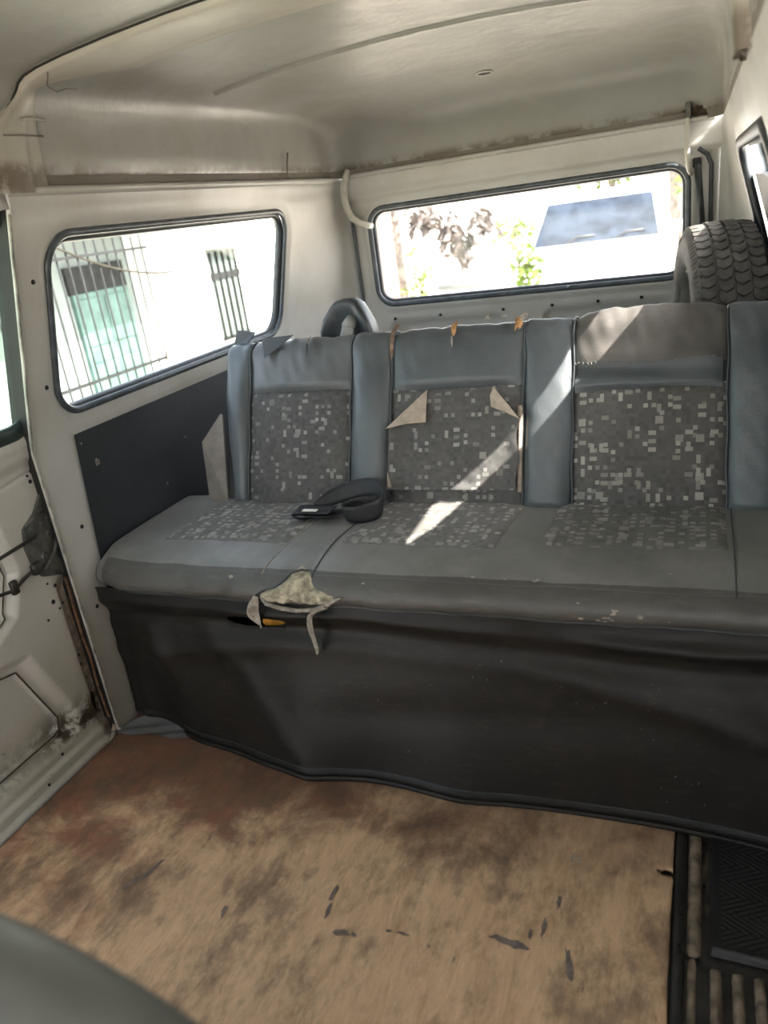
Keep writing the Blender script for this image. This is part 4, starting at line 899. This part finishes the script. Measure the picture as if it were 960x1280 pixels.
for rowi, (h0, h1) in enumerate(((-0.078, -0.042), (-0.036, -0.003), (0.003, 0.036), (0.042, 0.078))):
    for k in range(NB):
        th0 = 2 * PI * (k + 0.5 * (rowi % 2)) / NB; dth = 2 * PI / NB; zig = 0.30 * dth; hm = (h0 + h1) / 2; dr = 0.0 if 1 <= rowi <= 2 else -0.004
        out = [(h0, 0.02), (hm, 0.30), (h1, 0.02), (h1 + 0.003, 0.42), (h1, 0.84), (hm, 1.12), (h0, 0.84), (h0 - 0.003, 0.42)]
        Vb = [tp_(h, th0 + u * dth, RT - 0.016) for h, u in out]; Vt = [tp_(hm + (h - hm) * 0.9, th0 + (0.5 + (u - 0.5) * 0.92) * dth, RT + dr - (0.0035 if abs(h) > 0.07 else 0)) for h, u in out]
        n = len(out); mb.add(Vb + Vt, [tuple(range(n, 2 * n))] + [(i, (i + 1) % n, n + (i + 1) % n, n + i) for i in range(n)])
mb.build('tread', TYRE, ty, False)
for sgn in (-1, 1):
    mb = MB()
    for k in range(NB * 2):
        th = 2 * PI * k / (NB * 2); d = PI / (NB * 2) * 0.62
        Vb = [tp_(sgn * 0.0835, th - d, 0.281), tp_(sgn * 0.0835, th + d, 0.281), tp_(sgn * 0.079, th + d, 0.2915), tp_(sgn * 0.079, th - d, 0.2915), tp_(sgn * 0.0925, th - d, 0.270), tp_(sgn * 0.0925, th + d, 0.270)]
        mb.add(Vb, [(0, 1, 2, 3), (4, 5, 1, 0), (4, 0, 3), (5, 2, 1), (3, 2, 5, 4)])
    mb.build('shoulder_lugs', TYRE, ty, False)
mb = MB(); lathe(mb, [(-0.075, 0.188), (-0.080, 0.180), (-0.06, 0.172), (-0.03, 0.165), (0.02, 0.15), (0.02, 0.09), (-0.005, 0.07), (-0.005, 0.035), (0.03, 0.03), (0.03, 0.0)], TC, TA, 48); lathe(mb, [(0.075, 0.188), (0.080, 0.180), (0.06, 0.172), (0.03, 0.165), (0.025, 0.15)], TC, TA, 48)
mb.build('rim', STEEL, ty)

# ------------------------------------------------------------------ hoses and strut at the tailgate
h1 = MB().tube([(-1.246, 2.925, 1.372), (-1.254, 2.915, 1.345), (-1.262, 2.908, 1.31), (-1.266, 2.905, 1.27), (-1.262, 2.905, 1.235), (-1.245, 2.908, 1.20), (-1.222, 2.918, 1.178), (-1.200, 2.935, 1.168), (-1.192, 2.955, 1.165)], 0.0125, 10).build('washer_hose', HOSE); tag(h1, 'pale bent hose from roof to tailgate at the left corner', 'hose')
h2 = MB().tube([(-0.050, 2.935, 1.38), (-0.050, 2.92, 1.34), (-0.052, 2.91, 1.29), (-0.050, 2.908, 1.24), (-0.045, 2.918, 1.20), (-0.040, 2.942, 1.19)], 0.008, 8).build('wire_conduit', HOSE); tag(h2, 'thin pale conduit hanging beside the tailgate strut', 'conduit')
st = empty('gas_strut', (-0.01, 2.92, 0.9)); tag(st, 'black gas strut at the right edge of the tailgate', 'strut')
MB().tube([(-0.020, 2.925, 1.215), (0.0, 2.925, 0.98)], 0.011, 10).build('cylinder', RUBBER, st); MB().tube([(0.0, 2.925, 0.98), (0.012, 2.93, 0.80)], 0.005, 8).build('rod', STEEL, st)
mb = MB(); mb.box(-0.035, -0.008, 2.918, 2.956, 1.205, 1.235, 0.004); mb.build('bracket', BLACK, st, False)
ho = MB(); ho.box(-0.058, -0.040, 2.918, 2.95, 1.352, 1.40, 0.003); o = ho.build('roof_hook', GREYMETAL, None, False); tag(o, 'small metal hook under the roof edge above the tyre', 'hook')

# ------------------------------------------------------------------ front seat right before the camera
fs = empty('front_seat', (-0.60, 0.1, 0.0075)); tag(fs, 'smooth grey vinyl front seat with rounded backrest shoulder', 'seat')
A = []
def fs_out(gx, gz, sc_):
    P = []
    for x, z in rloop(-0.60, 0.53, 0.42, 0.30, 0.26, 14): P.append((-0.60 + (x + 0.60) * sc_, 0.53 + (z - 0.53) * sc_))
    return P
for yy, sc_ in ((0.275, 0.02), (0.275, 0.72), (0.272, 0.86), (0.262, 0.94), (0.245, 0.985), (0.22, 1.0), (0.17, 0.99), (0.15, 0.95), (0.14, 0.85), (0.14, 0.02)):
    P = fs_out(0, 0, sc_); P.append(P[0]); A.append([(x, yy + 0.10 * (0.6 - z), z) for x, z in P])
MB().grid(A).build('backrest', FRONTV, fs)
MB().box(-1.0, -0.20, -0.38, 0.20, 0.16, 0.36, 0.05).build('seat_cushion', FRONTV, fs)
MB().box(-0.95, -0.25, -0.33, 0.12, 0.0075, 0.18, 0.01).build('seat_base', BLACK, fs, False)

# ------------------------------------------------------------------ outside
GZ = -0.65
CONC = plain('pale_dusty_ground', (0.55, 0.50, 0.42), 0.9, var=0.15, sc=1.5)
g0 = MB().box(-60, 60, -60, 60, GZ - 0.2, GZ).build('ground', CONC, None, False); tag(g0, 'pale dusty yard around the van', 'ground', kind='structure')
PLASTER = plain('white_plaster', (0.78, 0.77, 0.74), 0.85, var=0.05, sc=2)
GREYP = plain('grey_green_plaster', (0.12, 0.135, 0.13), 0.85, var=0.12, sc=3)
TEAL = plain('teal_paint', (0.045, 0.085, 0.075), 0.5, var=0.3, sc=6)
BAR = plain('dark_bar', (0.018, 0.018, 0.018), 0.8, spec=0.1)
hs = empty('house', (-6.5, 6.5, GZ)); tag(hs, 'white plastered house with a shaded porch seen through the side window', 'house')
MB().box(-7.6, -5.6, 7.7, 16.0, GZ, 3.4).build('main_wall', PLASTER, hs, False)
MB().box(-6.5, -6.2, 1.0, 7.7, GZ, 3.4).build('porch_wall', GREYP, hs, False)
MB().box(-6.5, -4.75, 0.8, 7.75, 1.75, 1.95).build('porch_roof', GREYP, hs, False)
MB().box(-6.2, -5.2, 1.0, 7.7, GZ, GZ + 0.12).build('porch_floor', PLASTER, hs, False)
MB().box(-6.21, -6.16, 6.62, 7.55, 0.84, 1.12).build('dark_transom', BAR, hs, False)
for k in range(5):
    MB().box(-5.60, -5.56, 8.45 + 0.14 * k, 8.47 + 0.14 * k, 0.0, 1.05).build('grille_bar', BAR, hs, False)
MB().box(-5.60, -5.57, 8.42, 9.08, -0.02, 0.02).build('grille_rail', BAR, hs, False); MB().box(-5.60, -5.57, 8.42, 9.08, 0.72, 0.80).build('grille_rail', BAR, hs, False)
MB().box(-5.604, -5.59, 8.42, 9.05, -0.02, 1.08).build('window_opening', plain('dark_pane', (0.10, 0.12, 0.11), 0.3), hs, False)
MB().box(-5.61, -5.40, 8.30, 9.9, 1.10, 1.14).build('window_hood', GREYP, hs, False)
td = MB().box(-6.20, -6.15, 6.64, 7.53, GZ + 0.12, 0.84).build('porch_door', TEAL, hs, False); td['label'] = 'teal metal door in the shaded porch'
for y in (6.69, 7.11):
    for z in (-0.40, 0.28): MB().box(-6.15, -6.135, y, y + 0.36, z, z + 0.50, 0.006).build('leaf_panel', TEAL, td, False)
gt = empty('barred_gate', (-4.55, 4.9, GZ)); tag(gt, 'gate of thin dark vertical bars before the porch', 'gate')
for k in range(16):
    y = 4.15 + k * 0.115; MB().tube([(-4.55, y, GZ), (-4.55, y, 1.32)], 0.008, 6).build('bar', BAR, gt)
for z in (-0.25, 0.12, 0.24, 1.2): MB().box(-4.57, -4.53, 4.1, 5.93, z, z + 0.022).build('rail', BAR, gt, False)
o = MB().tube([(-4.531, 4.6 + 1.6 * t, 1.42 - 0.85 * t + 0.40 * t * t) for t in np.linspace(0, 1, 16)], 0.009, 6).build('cable', plain('cable', (0.03, 0.026, 0.02), 0.8, spec=0.1)); tag(o, 'sagging cable before the barred gate', 'cable')
for i, (y, a) in enumerate(((5.55, 0.35), (5.85, 0.45))):
    o = MB().tube([(-4.4, y, GZ), (-4.5, y + a, 0.40)], 0.035, 8).build('wooden_plank', plain('weathered_wood%d' % i, (0.25, 0.21, 0.17), 0.9)); tag(o, ('weathered plank leaning beside the barred gate', 'weathered plank leaning nearer the grilled house window')[i], 'plank', 'planks leaning by the gate')
mb = MB(); rr = random.Random(3)
A = []
for i in range(25):
    row = []
    for j in range(13):
        a, b = i / 24, j / 12; hgt = math.sin(PI * a) * math.sin(PI * b)
        row.append((-4.5 + 0.6 * b, 3.6 + 1.9 * a, GZ + 0.75 * hgt * (0.8 + 0.3 * mnoise.noise((a * 6, b * 4, 0)))))
    A.append(row)
o = MB().grid(A).build('sand_heap', plain('sand', (0.45, 0.36, 0.24), 0.95, var=0.25, sc=12)); tag(o, 'heap of tan sand at the foot of the barred gate', 'sand heap')

# white car parked behind the van, facing it
car = empty('white_car', (-1.25, 11.4, GZ)); tag(car, 'white car facing the rear window', 'car')
CARP = plain('car_paint', (0.80, 0.80, 0.80), 0.25, var=0.02); CGL = plain('car_glass', (0.020, 0.027, 0.038), 0.06, var=0.4, sc=5, spec=0.35); CBL = plain('car_black', (0.02, 0.02, 0.02), 0.5)
X0 = -1.27
def loft(secs, name, mat, par):
    A = []
    for y, hw, z0, z1, r in secs:
        A.append([(x, y, z) for x, z in rloop(X0, (z0 + z1) / 2, hw, (z1 - z0) / 2, r, 5)][:])
    n = min(len(a) for a in A)
    B = []
    for y, hw, z0, z1, r in secs:
        P = []
        for sx, sz, a0 in ((1, 1, 0), (-1, 1, PI / 2), (-1, -1, PI), (1, -1, 1.5 * PI)):
            for k in range(7):
                a = a0 + PI / 2 * k / 6; P.append((X0 + sx * (hw - r) + r * math.cos(a), y, (z0 + z1) / 2 + sz * ((z1 - z0) / 2 - r) + r * math.sin(a)))
        P.append(P[0]); B.append(P)
    mb = MB().grid(B); m = len(B[0]); last = (len(B) - 1) * m
    mb.f.append(tuple(range(m - 1))); mb.f.append(tuple(last + k for k in range(m - 2, -1, -1)))
    return mb.build(name, mat, par, auto=40)
loft([(9.62, 0.70, -0.30, 0.02, 0.10), (9.66, 0.80, -0.36, 0.16, 0.12), (9.80, 0.87, -0.38, 0.24, 0.14), (10.2, 0.90, -0.38, 0.36, 0.14), (10.7, 0.90, -0.38, 0.48, 0.14), (11.2, 0.90, -0.38, 0.52, 0.12), (13.8, 0.90, -0.38, 0.52, 0.12), (14.0, 0.85, -0.34, 0.45, 0.12)], 'body', CARP, car)
loft([(10.62, 0.84, 0.44, 0.52, 0.035), (10.95, 0.80, 0.45, 0.82, 0.06), (11.25, 0.74, 0.45, 1.06, 0.09), (11.6, 0.72, 0.45, 1.12, 0.10), (13.2, 0.72, 0.45, 1.10, 0.10), (13.9, 0.78, 0.45, 0.62, 0.06)], 'cabin', CARP, car)
ws = mesh('windscreen', [(X0 - 0.77, 10.605, 0.535), (X0 + 0.77, 10.605, 0.535), (X0 + 0.66, 11.165, 1.02), (X0 - 0.66, 11.165, 1.02)], [(0, 1, 2, 3)], CGL, car, False); ws.modifiers.new('t', 'SOLIDIFY').thickness = 0.02
for a in (-0.35, 0.25):
    MB().tube([(X0 + a, 10.57, 0.53), (X0 + a + 0.12, 10.64, 0.60), (X0 + a + 0.34, 10.66, 0.60)], 0.010, 6).build('wiper', CBL, car)
for s in (-1, 1):
    MB().box(X0 + s * 0.98 - 0.09, X0 + s * 0.98 + 0.09, 10.75, 10.88, 0.52, 0.66, 0.03).build('mirror', CARP, car)
    MB().box(X0 + s * 0.62 - 0.17, X0 + s * 0.62 + 0.17, 9.63, 9.70, 0.0, 0.13, 0.02).build('headlight', plain('lamp_glass', (0.30, 0.32, 0.34), 0.15), car)
    for y in (10.35, 13.1):
        mb = MB(); lathe(mb, [(-0.09, 0.0), (-0.09, 0.20), (-0.10, 0.29), (-0.07, 0.33), (0.07, 0.33), (0.10, 0.29), (0.09, 0.2), (0.09, 0.0)], (X0 + s * 0.80, y, GZ + 0.33), (1, 0, 0), 28); mb.build('wheel', CBL, car)
MB().box(X0 - 0.42, X0 + 0.42, 9.60, 9.68, -0.04, 0.10, 0.02).build('grille', CBL, car); MB().box(X0 - 0.86, X0 + 0.86, 9.52, 9.72, -0.36, -0.12, 0.05).build('bumper', CARP, car)
MB().box(X0 - 0.035, X0 + 0.035, 11.135, 11.15, 0.86, 0.93, 0.01).build('inner_mirror', CBL, car)

# plants and masonry behind the van
def leaves(c, rad, n, ln, mat, name, parent, seed, droop=0.0):
    r = random.Random(seed); mb = MB()
    for _ in range(n):
        d = Vector((r.gauss(0, 1), r.gauss(0, 1), r.gauss(0, 1))).normalized() * (r.random() ** 0.4); p = Vector((c[0] + d.x * rad[0], c[1] + d.y * rad[1], c[2] + d.z * rad[2]))
        t = Vector((r.gauss(0, 1), r.gauss(0, 1), r.gauss(0, 0.7) - droop)).normalized(); s = t.cross(Vector((r.gauss(0, 1), r.gauss(0, 1), r.gauss(0, 1)))).normalized(); L = ln * r.uniform(0.6, 1.3); nrm = t.cross(s) * L * 0.08
        mb.add([p, p + t * L * 0.5 + s * L * 0.22 + nrm, p + t * L, p + t * L * 0.5 - s * L * 0.22 + nrm], [(0, 1, 2, 3)])
    return mb.build(name, mat, parent)
LEAF = plain('leaf_green', (0.12, 0.18, 0.035), 0.6, var=0.5, sc=9); LEAFD = plain('dry_leaf', (0.10, 0.085, 0.075), 0.8, var=0.4, sc=9); BARK = plain('bark', (0.12, 0.10, 0.085), 0.9, var=0.4, sc=12)
def shrub(loc, rad, n, ln, mat, label, nm='shrub', cat='shrub', seed=1, th=0.03):
    e = empty(nm, (loc[0], loc[1], GZ)); tag(e, label, cat)
    leaves(loc, rad, n, ln, mat, 'foliage', e, seed)
    MB().tube([(loc[0], loc[1], GZ), (loc[0] + 0.05, loc[1], (GZ + loc[2]) / 2), (loc[0], loc[1], loc[2] + rad[2] * 0.3)], [th * 1.3, th, th * 0.6], 8).build('stem', BARK, e)
shrub((-2.86, 8.3, 0.45), (0.12, 0.2, 0.42), 120, 0.11, LEAF, 'slim green shrub beside the pale planter', seed=2)
shrub((-1.86, 9.15, 0.38), (0.16, 0.12, 0.42), 150, 0.13, LEAF, 'bushy green shrub by the bonnet of the white car', seed=4)
shrub((-2.7, 12.5, 0.70), (0.45, 0.4, 0.25), 120, 0.16, LEAF, 'low spreading green bush beyond the white car', seed=5)
shrub((-1.6, 16.0, 1.85), (1.2, 0.6, 0.75), 1100, 0.20, LEAF, 'leafy green tree behind the white car', nm='leafy_tree', cat='tree', seed=6, th=0.08)
shrub((-0.02, 12.5, 1.35), (0.30, 0.3, 0.8), 200, 0.18, LEAF, 'green climber tree beside the dark trunk', nm='climber_tree', cat='tree', seed=8, th=0.05)
tr = MB().tube([(-0.40, 15.0, GZ), (-0.38, 15.0, 0.8), (-0.43, 15.02, 2.0), (-0.35, 15.0, 4.0)], [0.20, 0.16, 0.15, 0.12], 12).build('tree_trunk', BARK); tag(tr, 'thick dark tree trunk beside the white car', 'tree trunk')
pp = MB().box(0.02, 0.22, 10.3, 10.5, GZ, 0.95, 0.02).build('gate_post', plain('pink_plaster', (0.62, 0.42, 0.33), 0.8, var=0.1)); tag(pp, 'pink plastered gate post beyond the spare tyre', 'post')
dp = empty('dry_palm', (-3.6, 9.6, GZ)); tag(dp, 'palm with hanging dry dark fronds behind the tailgate', 'palm')
MB().tube([(-3.6, 9.6, GZ), (-3.6, 9.6, 0.8), (-3.55, 9.6, 1.9)], [0.14, 0.11, 0.10], 10).build('trunk', BARK, dp)
for i, (ax_, az_, rx_, rz_) in enumerate(((-3.15, 1.12, 0.22, 0.17), (-2.85, 0.95, 0.16, 0.22), (-2.68, 0.72, 0.13, 0.2), (-2.4, 1.0, 0.12, 0.16), (-3.5, 1.55, 0.4, 0.3))):
    leaves((ax_, 9.5, az_), (rx_, 0.25, rz_), 90, 0.16, LEAFD, 'frond', dp, 20 + i, 1.0)
bw = empty('brick_pier', (-3.35, 8.3, GZ)); tag(bw, 'red brick pier at the edge of the rear window', 'brick pier')
BR = plain('brick_red', (0.36, 0.15, 0.10), 0.9, var=0.3, sc=7); MB().box(-3.595, -3.195, 8.095, 8.505, GZ, 1.9).build('mortar_core', GREYP, bw, False)
bm = None
for k in range(26):
    z = GZ + 0.01 + k * 0.098
    for j in range(2):
        x = -3.60 + 0.21 * j + (0.0 if k % 2 else -0.0); wdt = (0.20, 0.20) if k % 2 else ((0.13, 0.27)[j], (0.13, 0.27)[j]); xx = x if k % 2 or j == 0 else -3.60 + 0.14
        MB().box(xx, xx + wdt[0], 8.09, 8.51, z, z + 0.085).build('brick', BR, bw, False)
pl = empty('planter', (-2.35, 8.4, GZ)); tag(pl, 'pale concrete planter low behind the tailgate', 'planter')
MB().box(-2.62, -2.05, 8.2, 8.6, GZ, 0.36, 0.02).build('trough', PLASTER, pl); MB().box(-2.64, -2.03, 8.18, 8.62, 0.36, 0.42, 0.01).build('rim', GREYP, pl)
yw = MB().box(-12, 6, 18.0, 18.3, GZ, 2.2).build('yard_wall', PLASTER, None, False); tag(yw, 'long white yard wall beyond the white car', 'yard wall')
